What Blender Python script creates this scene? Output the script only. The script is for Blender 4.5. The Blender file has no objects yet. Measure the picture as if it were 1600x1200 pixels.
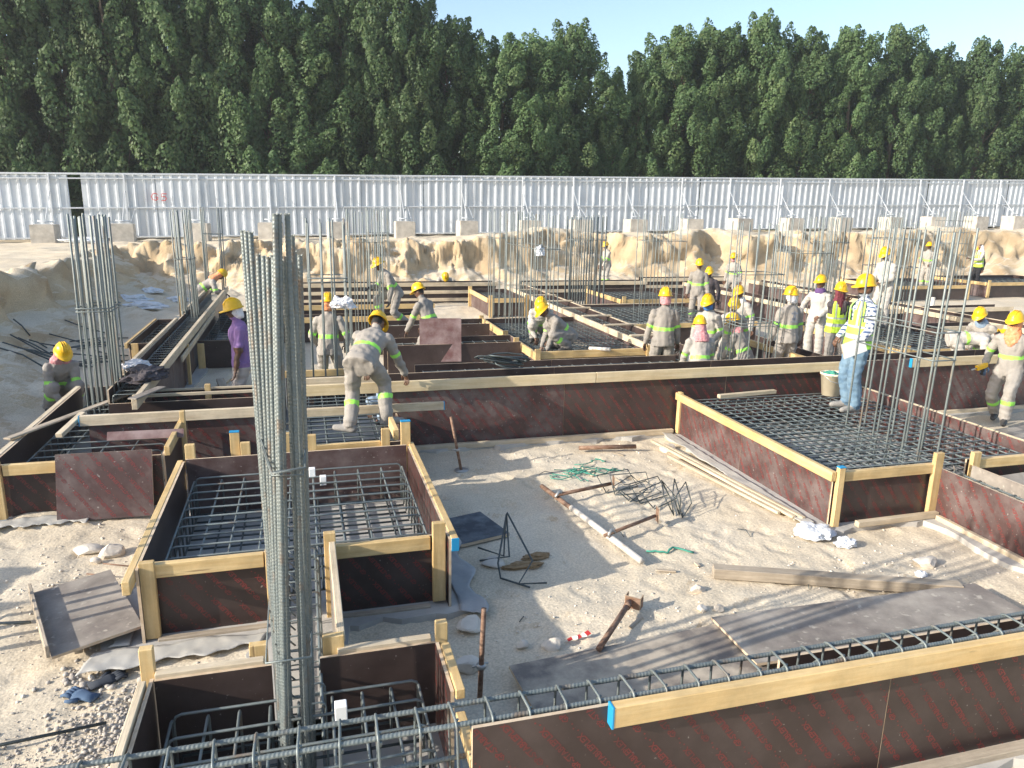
import bpy, bmesh, math, random
import numpy as np
from mathutils import Vector, Matrix, noise
random.seed(7); rng = np.random.default_rng(7)
S = bpy.context.scene; COL = S.collection
R_ = math.radians

# ------------------------------------------------------------------ camera, sky, sun, exposure
CAM_H = 3.1
right = Vector((0.96342759, -0.26732313, 0.01859113))
down = Vector((-0.04520181, -0.23050617, -0.97202042))
fwd = Vector((0.26412891, 0.93563094, -0.23415949))
cd = bpy.data.cameras.new('camera'); cam = bpy.data.objects.new('camera', cd); COL.objects.link(cam)
cd.sensor_width = 36; cd.lens = 36 * 1169 / 1600; cd.clip_start = 0.05; cd.clip_end = 2000
M = Matrix.Identity(4)
for i in range(3):
    M[i][0] = right[i]; M[i][1] = -down[i]; M[i][2] = -fwd[i]
M.translation = (0, 0, CAM_H); cam.matrix_world = M; S.camera = cam

SUN_EL = 22.3; sh = Vector((1, .205, 0)).normalized()          # shadows fall along sh
w = bpy.data.worlds.new('World'); S.world = w; w.use_nodes = True
nt = w.node_tree; bg = nt.nodes['Background']
sk = nt.nodes.new('ShaderNodeTexSky'); sk.sky_type = 'NISHITA'; sk.sun_disc = False
sk.sun_elevation = R_(SUN_EL); sk.sun_rotation = math.atan2(-sh.x, -sh.y)
sk.air_density = 1.0; sk.dust_density = 1.6; sk.ozone_density = 1.2
nt.links.new(sk.outputs[0], bg.inputs[0]); bg.inputs[1].default_value = 0.15
sd = bpy.data.lights.new('sun', 'SUN'); sun = bpy.data.objects.new('sun', sd); COL.objects.link(sun)
sd.energy = 4.0; sd.angle = R_(.55); sd.color = (1, .93, .82)
ldir = Vector((sh.x * math.cos(R_(SUN_EL)), sh.y * math.cos(R_(SUN_EL)), -math.sin(R_(SUN_EL))))
sun.rotation_euler = ldir.to_track_quat('-Z', 'Y').to_euler(); sun.location = (-20, -8, 20)
S.view_settings.view_transform = 'Standard'; S.view_settings.look = 'None'
S.view_settings.exposure = 0.92; S.view_settings.gamma = 1

# ------------------------------------------------------------------ materials
MATS = {}
def nodes(m):
    t = m.node_tree; return t, t.nodes['Principled BSDF']
def mat(name, col, rough=.8, metal=0, col2=None, scale=6, stretch=(1, 1, 1), bump=0, bscale=None, rnd=0, detail=6, spec=.5, thr=(.35, .65), bdist=.01, dirt=0, dscale=1.7, speck=None):
    m = bpy.data.materials.new(name); m.use_nodes = True; t, b = nodes(m)
    b.inputs['Roughness'].default_value = rough; b.inputs['Metallic'].default_value = metal
    b.inputs['Specular IOR Level'].default_value = spec
    N = t.nodes.new; L = t.links.new
    tc = N('ShaderNodeTexCoord'); mp = N('ShaderNodeMapping'); mp.inputs['Scale'].default_value = stretch
    L(tc.outputs['Object'], mp.inputs[0])
    oi = N('ShaderNodeObjectInfo')
    vm = N('ShaderNodeVectorMath'); vm.operation = 'ADD'
    sc = N('ShaderNodeVectorMath'); sc.operation = 'SCALE'; sc.inputs['Scale'].default_value = 37.
    cx = N('ShaderNodeCombineXYZ'); [L(oi.outputs['Random'], cx.inputs[k]) for k in range(3)]
    L(cx.outputs[0], sc.inputs[0]); L(mp.outputs[0], vm.inputs[0]); L(sc.outputs[0], vm.inputs[1])
    vec = vm.outputs[0]
    c_out = None
    if col2 is not None:
        nz = N('ShaderNodeTexNoise'); nz.inputs['Scale'].default_value = scale; nz.inputs['Detail'].default_value = detail
        nz.inputs['Roughness'].default_value = .62
        L(vec, nz.inputs['Vector'])
        mr = N('ShaderNodeMapRange'); mr.inputs[1].default_value = thr[0]; mr.inputs[2].default_value = thr[1]; L(nz.outputs['Fac'], mr.inputs[0])
        mx = N('ShaderNodeMix'); mx.data_type = 'RGBA'; L(mr.outputs[0], mx.inputs['Factor'])
        mx.inputs['A'].default_value = (*col, 1); mx.inputs['B'].default_value = (*col2, 1); c_out = mx.outputs['Result']
    else:
        rg = N('ShaderNodeRGB'); rg.outputs[0].default_value = (*col, 1); c_out = rg.outputs[0]
    if dirt:
        nd = N('ShaderNodeTexNoise'); nd.inputs['Scale'].default_value = dscale; nd.inputs['Detail'].default_value = 7; nd.inputs['Roughness'].default_value = .7; L(tc.outputs['Object'], nd.inputs['Vector'])
        md = N('ShaderNodeMapRange'); md.inputs[1].default_value = .40; md.inputs[2].default_value = .66; md.inputs[3].default_value = 1; md.inputs[4].default_value = 1 - dirt; L(nd.outputs['Fac'], md.inputs[0])
        mm = N('ShaderNodeMix'); mm.data_type = 'RGBA'; mm.blend_type = 'MULTIPLY'; mm.inputs['Factor'].default_value = 1; L(c_out, mm.inputs['A']); L(md.outputs[0], mm.inputs['B']); c_out = mm.outputs['Result']
    if speck:
        sc_, ss, t0, t1, amt = speck
        nd = N('ShaderNodeTexNoise'); nd.inputs['Scale'].default_value = ss; nd.inputs['Detail'].default_value = 4; L(vec, nd.inputs['Vector'])
        md = N('ShaderNodeMapRange'); md.inputs[1].default_value = t0; md.inputs[2].default_value = t1; md.inputs[4].default_value = amt; L(nd.outputs['Fac'], md.inputs[0])
        mm = N('ShaderNodeMix'); mm.data_type = 'RGBA'; mm.inputs['B'].default_value = (*sc_, 1); L(md.outputs[0], mm.inputs['Factor']); L(c_out, mm.inputs['A']); c_out = mm.outputs['Result']
    if rnd:
        hs = N('ShaderNodeHueSaturation'); mr2 = N('ShaderNodeMapRange')
        mr2.inputs[3].default_value = 1 - rnd; mr2.inputs[4].default_value = 1 + rnd
        L(oi.outputs['Random'], mr2.inputs[0]); L(mr2.outputs[0], hs.inputs['Value']); L(c_out, hs.inputs['Color']); c_out = hs.outputs[0]
    L(c_out, b.inputs['Base Color'])
    if bump:
        n2 = N('ShaderNodeTexNoise'); n2.inputs['Scale'].default_value = bscale or scale * 4; n2.inputs['Detail'].default_value = 6
        L(vec, n2.inputs['Vector']); bp = N('ShaderNodeBump'); bp.inputs['Strength'].default_value = bump; bp.inputs['Distance'].default_value = bdist
        L(n2.outputs['Fac'], bp.inputs['Height']); L(bp.outputs[0], b.inputs['Normal'])
    MATS[name] = m; return m

def sand_material():
    m = mat('sand', (.575, .485, .355), .95, 0, (.67, .585, .455), 1.1, bump=.5, bscale=30, spec=.15, thr=(.3, .7), bdist=.014)
    t, b = nodes(m); N = t.nodes.new; L = t.links.new
    mx = [n for n in t.nodes if n.type == 'MIX'][0]
    tc = [n for n in t.nodes if n.type == 'TEX_COORD'][0]
    # darker brown mixed in on steep faces such as the cut bank, pale crust on top
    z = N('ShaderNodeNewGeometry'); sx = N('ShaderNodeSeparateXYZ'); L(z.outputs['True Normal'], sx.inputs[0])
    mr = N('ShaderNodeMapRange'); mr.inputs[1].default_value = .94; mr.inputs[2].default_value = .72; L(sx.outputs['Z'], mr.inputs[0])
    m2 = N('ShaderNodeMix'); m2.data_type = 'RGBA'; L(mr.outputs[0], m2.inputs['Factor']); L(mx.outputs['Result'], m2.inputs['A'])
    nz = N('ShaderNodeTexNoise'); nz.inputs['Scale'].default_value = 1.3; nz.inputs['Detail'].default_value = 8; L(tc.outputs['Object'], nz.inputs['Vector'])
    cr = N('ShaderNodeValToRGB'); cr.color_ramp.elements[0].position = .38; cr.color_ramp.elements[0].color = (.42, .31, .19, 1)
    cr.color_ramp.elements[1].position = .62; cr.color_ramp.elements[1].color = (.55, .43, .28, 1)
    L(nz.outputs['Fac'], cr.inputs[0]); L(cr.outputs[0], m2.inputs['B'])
    # speckle of small grit
    vz = N('ShaderNodeTexNoise'); vz.inputs['Scale'].default_value = 60; vz.inputs['Detail'].default_value = 3; L(tc.outputs['Object'], vz.inputs['Vector'])
    m3 = N('ShaderNodeMapRange'); m3.inputs[1].default_value = .3; m3.inputs[2].default_value = .7; m3.inputs[3].default_value = .78; m3.inputs[4].default_value = 1.15
    L(vz.outputs['Fac'], m3.inputs[0])
    m4 = N('ShaderNodeMix'); m4.data_type = 'RGBA'; m4.blend_type = 'MULTIPLY'; m4.inputs['Factor'].default_value = 1
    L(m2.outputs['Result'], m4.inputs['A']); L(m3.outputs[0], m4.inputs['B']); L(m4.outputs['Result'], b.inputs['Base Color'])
    return m
sand_material()
mat('timber', (.60, .40, .165), .55, 0, (.72, .53, .265), 5, (.35, 5, 5), bump=.15, bscale=22, rnd=.10, dirt=.28, dscale=2.2, speck=((.20, .11, .05), 7, .70, .76, .7))
mat('timber_pale', (.56, .45, .30), .7, 0, (.70, .59, .43), 5, (.35, 5, 5), bump=.25, bscale=22, rnd=.12, dirt=.3, speck=((.2, .13, .07), 7, .70, .76, .6))
mat('timber_cream', (.64, .50, .29), .6, 0, (.74, .61, .40), 5, (.35, 5, 5), bump=.2, bscale=22, rnd=.08, dirt=.22, speck=((.2, .13, .07), 7, .70, .76, .6))
mat('timber_grey', (.33, .27, .20), .85, 0, (.50, .42, .32), 5, (.4, 5, 5), bump=.3, bscale=22, rnd=.15, dirt=.3)
mat('blue_paint', (.015, .26, .50), .5)
mat('ply_film', (.040, .026, .023), .36, 0, (.078, .056, .050), 2.2, rnd=.12, spec=.45, thr=(.42, .75), bump=.05, bscale=9, speck=((.34, .31, .28), 34, .69, .76, .7))
mat('ply_film_dusty', (.078, .043, .039), .5, 0, (.185, .145, .135), 2.4, rnd=.12, spec=.4, thr=(.40, .72), bump=.05, bscale=9, dirt=.3, speck=((.36, .33, .30), 30, .66, .74, .7))
mat('ply_worn', (.20, .17, .145), .65, 0, (.38, .335, .28), 2.6, rnd=.1, thr=(.35, .65), bump=.1, bscale=12, dirt=.3, dscale=2.5, speck=((.5, .45, .37), 16, .62, .72, .7))
mat('ply_red', (.15, .07, .065), .55, 0, (.30, .22, .21), 4.5, rnd=.1, thr=(.35, .65), dirt=.3)
mat('ply_sandy', (.17, .145, .125), .8, 0, (.46, .39, .30), 3.2, thr=(.38, .60), bump=.1, bscale=20)
mat('ply_edge', (.46, .34, .22), .8, 0, (.58, .47, .34), 12, rnd=.1)
mat('print_red', (.20, .034, .030), .5, 0, (.10, .029, .026), 3, thr=(.35, .7))
mat('rebar', (.145, .175, .178), .5, .3, (.205, .225, .215), 14, bump=.2, bscale=60, rnd=.12, speck=((.20, .115, .06), 5.5, .58, .70, .55))
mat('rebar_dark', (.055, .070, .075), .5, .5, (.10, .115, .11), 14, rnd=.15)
mat('rust_pipe', (.17, .085, .05), .75, .3, (.30, .20, .14), 14, (1, 3, 3), bump=.2, bscale=50)
mat('white_pipe', (.62, .57, .50), .6, .1, (.40, .30, .22), 9, thr=(.5, .8))
mat('galv', (.42, .42, .40), .5, .6)
mat('fence_sheet', (.57, .61, .65), .5, .0, (.50, .535, .56), .9, (1, 1, .35), rnd=.06, thr=(.4, .8), spec=.5, dirt=.16, dscale=.7)
mat('fence_steel', (.54, .57, .60), .5, .2)
mat('concrete', (.46, .42, .36), .9, 0, (.56, .52, .46), 5, bump=.3, bscale=25, rnd=.06, dirt=.3, dscale=2.5)
mat('blinding', (.36, .345, .32), .9, 0, (.50, .475, .43), 2.5, bump=.25, bscale=20)
mat('sheeting', (.40, .39, .36), .6, 0, (.50, .47, .41), 4, bump=.4, bscale=9)
mat('grey_sheet', (.30, .31, .315), .65, 0, (.42, .41, .39), 4, bump=.3, bscale=9)
mat('bitumen', (.035, .044, .058), .6, 0, (.13, .15, .165), 7, thr=(.42, .68))
mat('rock', (.56, .50, .42), .9, 0, (.68, .62, .53), 6, bump=.5, bscale=14, rnd=.08)
mat('gravel', (.36, .32, .28), .9, 0, (.55, .50, .43), 8, rnd=.1)
mat('white_bag', (.68, .70, .72), .6, 0, (.55, .58, .62), 6, bump=.3)
mat('red_paint', (.55, .04, .035), .6)
mat('red_pipe', (.36, .03, .045), .5)
mat('green_twine', (.05, .26, .19), .7)
mat('fibre', (.22, .145, .07), .95, 0, (.32, .22, .12), 20)
mat('bucket_cream', (.80, .70, .52), .5, 0, (.72, .62, .44), 8)
mat('black_plastic', (.015, .016, .018), .45)
mat('white_paper', (.80, .80, .78), .6)
mat('bark', (.10, .075, .05), .95, 0, (.17, .13, .09), 8, (1, 1, .3), bump=.5)
# people
mat('hat_yellow', (.80, .47, .006), .38, 0, (.66, .38, .02), 9, thr=(.45, .8), rnd=.06)
mat('skin', (.125, .062, .036), .5, rnd=.2)
mat('hair_black', (.012, .011, .010), .8)
mat('coverall', (.285, .26, .23), .9, 0, (.35, .32, .285), 5, bump=.5, bscale=12, rnd=.15, bdist=.02, dirt=.22, dscale=4)
mat('coverall_white', (.38, .355, .32), .9, 0, (.45, .42, .38), 5, bump=.5, bscale=12, rnd=.15, bdist=.02, dirt=.22, dscale=4)
mat('band_lime', (.33, .78, .10), .5)
mat('band_silver', (.42, .45, .42), .4)
mat('vest_lime', (.55, .80, .045), .7, 0, (.62, .84, .07), 6, bump=.2, bscale=14)
mat('vest_green', (.36, .78, .06), .7, 0, (.42, .82, .09), 6, bump=.2, bscale=14)
mat('purple_shirt', (.21, .115, .29), .9, 0, (.26, .155, .34), 5, bump=.3, bscale=12)
mat('pale_trousers', (.42, .365, .33), .9, 0, (.48, .42, .38), 5, bump=.3, bscale=12, dirt=.2, dscale=4)
mat('jeans', (.085, .155, .235), .9, 0, (.17, .26, .34), 7, bump=.3, bscale=14)
mat('black_cloth', (.014, .014, .017), .9)
mat('dark_cloth', (.06, .05, .055), .9)
mat('blue_cloth', (.22, .30, .40), .9, 0, (.30, .38, .48), 6)
mat('boot', (.028, .027, .027), .6, 0, (.07, .065, .06), 8)
mat('shoe_grey', (.30, .285, .26), .8, 0, (.2, .19, .18), 12)
mat('glove_dark', (.035, .042, .055), .85)
mat('glove_blue', (.07, .12, .20), .85)
mat('scarf_pink', (.50, .17, .19), .9, 0, (.60, .33, .33), 30)
mat('scarf_orange', (.66, .20, .07), .9, 0, (.72, .36, .20), 25)
mat('scarf_white', (.70, .68, .68), .9)
mat('scarf_maroon', (.13, .022, .035), .9, 0, (.17, .04, .05), 12)
mat('scarf_blue', (.05, .16, .42), .85)
mat('scarf_purple', (.10, .05, .16), .9)
mat('emblem_grey', (.20, .22, .26), .9)
def check_mat():
    m = bpy.data.materials.new('check_shirt'); m.use_nodes = True; t, b = nodes(m); N = t.nodes.new; L = t.links.new
    b.inputs['Roughness'].default_value = .9
    tc = N('ShaderNodeTexCoord'); sx = N('ShaderNodeSeparateXYZ'); L(tc.outputs['Object'], sx.inputs[0])
    ad = N('ShaderNodeMath'); ad.operation = 'ADD'; L(sx.outputs['X'], ad.inputs[0]); L(sx.outputs['Y'], ad.inputs[1])
    outs = []
    for src in (ad.outputs[0], sx.outputs['Z']):
        a = N('ShaderNodeMath'); a.operation = 'MULTIPLY'; a.inputs[1].default_value = 19; L(src, a.inputs[0])
        f = N('ShaderNodeMath'); f.operation = 'FRACT'; L(a.outputs[0], f.inputs[0])
        g = N('ShaderNodeMath'); g.operation = 'GREATER_THAN'; g.inputs[1].default_value = .5; L(f.outputs[0], g.inputs[0]); outs.append(g)
    s = N('ShaderNodeMath'); s.operation = 'ADD'; L(outs[0].outputs[0], s.inputs[0]); L(outs[1].outputs[0], s.inputs[1])
    h = N('ShaderNodeMath'); h.operation = 'MULTIPLY'; h.inputs[1].default_value = .5; L(s.outputs[0], h.inputs[0])
    cr = N('ShaderNodeValToRGB'); cr.color_ramp.elements[0].color = (.72, .75, .78, 1); cr.color_ramp.elements[1].color = (.05, .085, .18, 1)
    L(h.outputs[0], cr.inputs[0]); L(cr.outputs[0], b.inputs['Base Color']); MATS['check_shirt'] = m
check_mat()
def leaf_mat(name, c1, c2, c3):
    m = bpy.data.materials.new(name); m.use_nodes = True; t, b = nodes(m); N = t.nodes.new; L = t.links.new
    b.inputs['Roughness'].default_value = .55; b.inputs['Specular IOR Level'].default_value = .35
    tc = N('ShaderNodeTexCoord'); nz = N('ShaderNodeTexNoise'); nz.inputs['Scale'].default_value = .9; nz.inputs['Detail'].default_value = 5; L(tc.outputs['Object'], nz.inputs['Vector'])
    g = N('ShaderNodeNewGeometry')
    ad = N('ShaderNodeMath'); ad.operation = 'MULTIPLY_ADD'; ad.inputs[1].default_value = .35; L(g.outputs['Random Per Island'], ad.inputs[0]); 
    mr = N('ShaderNodeMapRange'); mr.inputs[1].default_value = .3; mr.inputs[2].default_value = .7; mr.inputs[4].default_value = .65; L(nz.outputs['Fac'], mr.inputs[0]); L(mr.outputs[0], ad.inputs[2])
    cr = N('ShaderNodeValToRGB'); e = cr.color_ramp.elements; e[0].color = (*c1, 1); e[1].color = (*c3, 1); k = e.new(.5); k.color = (*c2, 1)
    L(ad.outputs[0], cr.inputs[0]); 
    hs = N('ShaderNodeHueSaturation'); oi = N('ShaderNodeObjectInfo'); m2 = N('ShaderNodeMapRange'); m2.inputs[3].default_value = .82; m2.inputs[4].default_value = 1.18
    L(oi.outputs['Random'], m2.inputs[0]); L(m2.outputs[0], hs.inputs['Value']); L(cr.outputs[0], hs.inputs['Color']); L(hs.outputs[0], b.inputs['Base Color'])
    tr = N('ShaderNodeBsdfTranslucent'); L(hs.outputs[0], tr.inputs[0]); ms = N('ShaderNodeMixShader'); ms.inputs[0].default_value = .45
    o = t.nodes['Material Output']; L(b.outputs[0], ms.inputs[1]); L(tr.outputs[0], ms.inputs[2]); L(ms.outputs[0], o.inputs[0]); MATS[name] = m
leaf_mat('leaves', (.064, .122, .048), (.096, .166, .062), (.155, .205, .080))

# ------------------------------------------------------------------ mesh helpers
def fast_mesh(name, V, F, mats, mi=None, smooth=False):
    V = np.asarray(V, dtype=np.float32); me = bpy.data.meshes.new(name)
    if isinstance(F, np.ndarray):
        n, k = F.shape
        me.vertices.add(len(V)); me.vertices.foreach_set('co', V.ravel())
        me.loops.add(n * k); me.loops.foreach_set('vertex_index', F.astype(np.int32).ravel())
        me.polygons.add(n); me.polygons.foreach_set('loop_start', np.arange(0, n * k, k, dtype=np.int32)); me.polygons.foreach_set('loop_total', np.full(n, k, dtype=np.int32))
    else:
        me.from_pydata([tuple(map(float, v)) for v in V], [], [tuple(f) for f in F])
    for m in (mats if isinstance(mats, (list, tuple)) else [mats]): me.materials.append(MATS[m])
    if mi is not None: me.polygons.foreach_set('material_index', np.asarray(mi, dtype=np.int32))
    if smooth: me.polygons.foreach_set('use_smooth', np.ones(len(me.polygons), dtype=bool))
    me.update(calc_edges=True); me.validate(); return me
def link(name, me, parent=None, mw=None):
    o = bpy.data.objects.new(name, me); COL.objects.link(o)
    if parent is not None: o.parent = parent
    if mw is not None: o.matrix_basis = mw
    return o
LAB = set()
def tag(o, label, cat, group=None):
    o['label'] = label; o['category'] = cat
    if group: o['group'] = group
    return o
def thing(name, loc, label, cat, group=None, rz=0):
    o = bpy.data.objects.new(name, None); COL.objects.link(o); o.location = loc; o.rotation_euler = (0, 0, rz); o.empty_display_size = .1
    return tag(o, label, cat, group)
def base(root): return Vector(root.location) if root is not None else Vector((0, 0, 0))
_c = {}
def cbox(lx, ly, lz, mats, b=.004, mi_edge=False):
    """chamfered box, length along x from 0..lx, centred in y,z"""
    key = ('cb', round(lx, 3), round(ly, 3), round(lz, 3), str(mats), b)
    if key in _c: return _c[key]
    bm = bmesh.new(); bmesh.ops.create_cube(bm, size=1)
    for v in bm.verts: v.co = Vector(((v.co.x + .5) * lx, v.co.y * ly, v.co.z * lz))
    if b: bmesh.ops.bevel(bm, geom=list(bm.edges), offset=b, segments=1, affect='EDGES')
    me = bpy.data.meshes.new('board'); bm.to_mesh(me); bm.free()
    for m in (mats if isinstance(mats, (list, tuple)) else [mats]): me.materials.append(MATS[m])
    _c[key] = me; return me
def frame(a, b, up=(0, 0, 1)):
    a = Vector(a); b = Vector(b); x = (b - a).normalized(); up = Vector(up)
    if abs(x.dot(up)) > .98: up = Vector((0, 1, 0))
    y = up.cross(x).normalized(); z = x.cross(y); M = Matrix.Identity(4)
    for i in range(3): M[i][0] = x[i]; M[i][1] = y[i]; M[i][2] = z[i]
    M.translation = a; return M
def timber(root, a, b, w=.05, h=.1, m='timber', name='timber', blue=0, up=(0, 0, 1)):
    """board whose centre line runs a->b; w across, h along up"""
    off = base(root); a = Vector(a) - off; b = Vector(b) - off
    Mx = frame(a, b, up); L = (b - a).length
    o = link(name, cbox(L, w, h, m), root, Mx)
    if blue & 1: link('painted_end', cbox(.012, w + .004, h + .004, 'blue_paint', .002), o, Matrix.Translation((-.004, 0, 0)))
    if blue & 2: link('painted_end', cbox(.012, w + .004, h + .004, 'blue_paint', .002), o, Matrix.Translation((L - .008, 0, 0)))
    return o
# ---- the red print on the film-faced plywood
def word_mesh(txt, size):
    cu = bpy.data.curves.new('t', 'FONT'); cu.body = txt; cu.size = size; cu.resolution_u = 1; cu.fill_mode = 'FRONT'
    cu.offset = .0012
    o = bpy.data.objects.new('t', cu); COL.objects.link(o); bpy.context.view_layer.update()
    me = bpy.data.meshes.new_from_object(o.evaluated_get(bpy.context.evaluated_depsgraph_get()))
    me.calc_loop_triangles(); v = np.array([x.co[:2] for x in me.vertices]); t = [tuple(x.vertices) for x in me.loop_triangles]
    bpy.data.objects.remove(o); bpy.data.curves.remove(cu); bpy.data.meshes.remove(me); return v, t
WV, WT = word_mesh('GP-STABLEPLEX', .047)
WL = float(WV[:, 0].max()); 
def clip_poly(poly, L, H):
    for ax, lim, sg in ((0, .004, 1), (0, L - .004, -1), (1, .004, 1), (1, H - .004, -1)):
        out = []
        for i in range(len(poly)):
            p, q = poly[i - 1], poly[i]; dp = (p[ax] - lim) * sg; dq = (q[ax] - lim) * sg
            if dp >= 0: 
                if dq >= 0: out.append(q)
                else: t = dp / (dp - dq); out.append((p[0] + (q[0] - p[0]) * t, p[1] + (q[1] - p[1]) * t))
            elif dq >= 0: t = dp / (dp - dq); out.append((p[0] + (q[0] - p[0]) * t, p[1] + (q[1] - p[1]) * t)); out.append(q)
        poly = out
        if len(poly) < 3: return []
    return poly
def print_mesh(L, H, z, ang=128, seed=0):
    key = ('pr', round(L, 2), round(H, 2), round(z, 4), ang, seed)
    if key in _c: return _c[key]
    rr = random.Random(seed); ph = rr.random() * .4
    a = R_(ang); d = np.array([math.cos(a), math.sin(a)]); n = np.array([-d[1], d[0]]); c0 = np.array([L / 2, H / 2]); R0 = math.hypot(L, H) / 2 + .3
    V = []; F = []; per = WL + .10; rows = int(R0 / .112) + 1
    for r in range(-rows, rows + 1):
        sft = ph + (r * .17) % per
        for k in range(-int(R0 / per) - 2, int(R0 / per) + 2):
            o0 = c0 + n * r * .112 + d * (k * per + sft)
            if not (-.7 < o0[0] < L + .7 and -.7 < o0[1] < H + .7): continue
            P = o0 + WV[:, :1] * d + WV[:, 1:2] * n
            polys = [[tuple(P[i]) for i in t] for t in WT]
            for q in range(3):
                cc = o0 + d * (WL + .022 + q * .026) + n * (.006 + .011 * (q % 2)); e = .0065
                polys.append([tuple(cc + d * e), tuple(cc + n * e), tuple(cc - d * e), tuple(cc - n * e)])
            lo = P.min(0); hi = P.max(0); inside = lo[0] > .01 and lo[1] > .01 and hi[0] < L - .01 and hi[1] < H - .01
            if hi[0] < -.12 or hi[1] < -.12 or lo[0] > L + .12 or lo[1] > H + .12: continue
            for p in polys:
                p = clip_poly(p, L, H)
                if p:
                    b = len(V); V += [(x, y, z) for x, y in p]; F.append(tuple(range(b, b + len(p))))
    me = fast_mesh('print', V, F, 'print_red') if V else None
    _c[key] = me; return me
def plymesh(L, H, t, film):
    key = ('ply', round(L, 3), round(H, 3), t, film)
    if key in _c: return _c[key]
    V = [(x, y, z) for z in (-t / 2, t / 2) for x, y in ((0, 0), (L, 0), (L, H), (0, H))]
    F = [(3, 2, 1, 0), (4, 5, 6, 7), (0, 1, 5, 4), (1, 2, 6, 5), (2, 3, 7, 6), (3, 0, 4, 7)]
    me = fast_mesh('ply', V, F, [film, 'ply_edge'], [0, 0, 1, 1, 1, 1]); _c[key] = me; return me
def ply(root, p, u, v, t=.02, film='ply_film', pr=0, name='ply_panel', seed=0):
    """sheet with corner p and edges u, v (world vectors); pr bit1: print on +normal, bit2: on -normal"""
    off = base(root); p = Vector(p) - off; u = Vector(u); v = Vector(v); x = u.normalized(); z = x.cross(v).normalized(); y = z.cross(x)
    Mx = Matrix.Identity(4)
    for i in range(3): Mx[i][0] = x[i]; Mx[i][1] = y[i]; Mx[i][2] = z[i]
    Mx.translation = p; L, H = u.length, v.length
    o = link(name, plymesh(L, H, t, film), root, Mx)
    if pr & 1:
        me = print_mesh(L, H, t / 2 + .0012, 128, seed)
        if me: link('print', me, o)
    if pr & 2:
        me = print_mesh(L, H, -t / 2 - .0012, 52, seed)
        if me: link('print', me, o)
    return o
def tube_vf(pts, r, n=6, closed=False, caps=True):
    pts = [Vector(p) for p in pts]; V = []; F = []; m = len(pts); prev = None
    rad = r if isinstance(r, (list, tuple)) else [r] * m
    for i, p in enumerate(pts):
        if closed: d = (pts[(i + 1) % m] - p).normalized() + (p - pts[i - 1]).normalized()
        else: d = (pts[min(i + 1, m - 1)] - pts[max(i - 1, 0)])
        d = d.normalized() if d.length > 1e-9 else Vector((0, 0, 1))
        if prev is None:
            up = Vector((0, 0, 1)) if abs(d.z) < .9 else Vector((1, 0, 0)); s = d.cross(up).normalized()
        else:
            s = (prev - d * prev.dot(d)); s = s.normalized() if s.length > 1e-6 else d.orthogonal().normalized()
        prev = s; t = d.cross(s)
        for k in range(n):
            a = 2 * math.pi * k / n; V.append(p + (s * math.cos(a) + t * math.sin(a)) * rad[i])
    for i in range(m if closed else m - 1):
        j = (i + 1) % m
        for k in range(n): F.append((i * n + k, i * n + (k + 1) % n, j * n + (k + 1) % n, j * n + k))
    if caps and not closed: F.append(tuple(range(n))[::-1]); F.append(tuple((m - 1) * n + k for k in range(n)))
    return [tuple(v) for v in V], F
def tube(root, name, pts, r, m, n=6, closed=False):
    off = base(root); V, F = tube_vf([Vector(p) - off for p in pts], r, n, closed); return link(name, fast_mesh(name, V, F, m, smooth=True), root)
class MB:
    def __init__(s): s.V = []; s.F = []; s.I = []
    def add(s, V, F, mi=0):
        b = len(s.V); s.V += [tuple(v) for v in V]; s.F += [tuple(b + i for i in f) for f in F]; s.I += [mi] * len(F)
    def box(s, lo, hi, mi=0):
        V = [(x, y, z) for z in (lo[2], hi[2]) for x, y in ((lo[0], lo[1]), (hi[0], lo[1]), (hi[0], hi[1]), (lo[0], hi[1]))]
        s.add(V, [(3, 2, 1, 0), (4, 5, 6, 7), (0, 1, 5, 4), (1, 2, 6, 5), (2, 3, 7, 6), (3, 0, 4, 7)], mi)
    def tube(s, pts, r, n=6, closed=False, mi=0): s.add(*tube_vf(pts, r, n, closed), mi)
    def mesh(s, name, mats, smooth=False): return fast_mesh(name, s.V, s.F, mats, s.I, smooth)
def bar_mesh(r, m='rebar', n=6):
    key = ('bar', r, m, n)
    if key not in _c:
        V, F = tube_vf([(0, 0, 0), (1, 0, 0)], r, n); _c[key] = fast_mesh('bar', V, F, m, smooth=True)
    return _c[key]
def bar(root, a, b, r=.008, m='rebar', name='bar', n=6):
    off = base(root); a = Vector(a) - off; b = Vector(b) - off
    return link(name, bar_mesh(r, m, n), root, frame(a, b) @ Matrix.Diagonal(((b - a).length, 1, 1, 1)))
def ribbed_mesh(L, r, m='rebar', pitch=.019, n=8):
    key = ('rib', round(L, 2), r, m)
    if key in _c: return _c[key]
    k = int(L / pitch); xs = []; rs = []
    for i in range(k):
        for f, q in ((0, 1), (.40, 1), (.55, 1.085), (.85, 1.085)): xs.append((i + f) * pitch); rs.append(r * q)
    xs = np.array(xs); rs = np.array(rs); th = np.arange(n) * 2 * math.pi / n
    X = xs[:, None] + .45 * r * np.cos(th)[None] * np.sign(np.sin(th) + .01)[None] * .8
    V = np.stack([X, rs[:, None] * np.cos(th)[None], rs[:, None] * np.sin(th)[None]], -1).reshape(-1, 3)
    i = np.arange(len(xs) - 1)[:, None] * n; kk = np.arange(n)[None]; k2 = (kk + 1) % n
    F = np.stack([i + kk, i + n + kk, i + n + k2, i + k2], -1).reshape(-1, 4)
    _c[key] = fast_mesh('ribbed', V, F, m, smooth=False); return _c[key]
def ribbed(root, a, b, r, name='bar', m='rebar'):
    off = base(root); a = Vector(a) - off; b = Vector(b) - off; L = (b - a).length
    return link(name, ribbed_mesh(round(L, 1), r, m), root, frame(a, b))
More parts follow.
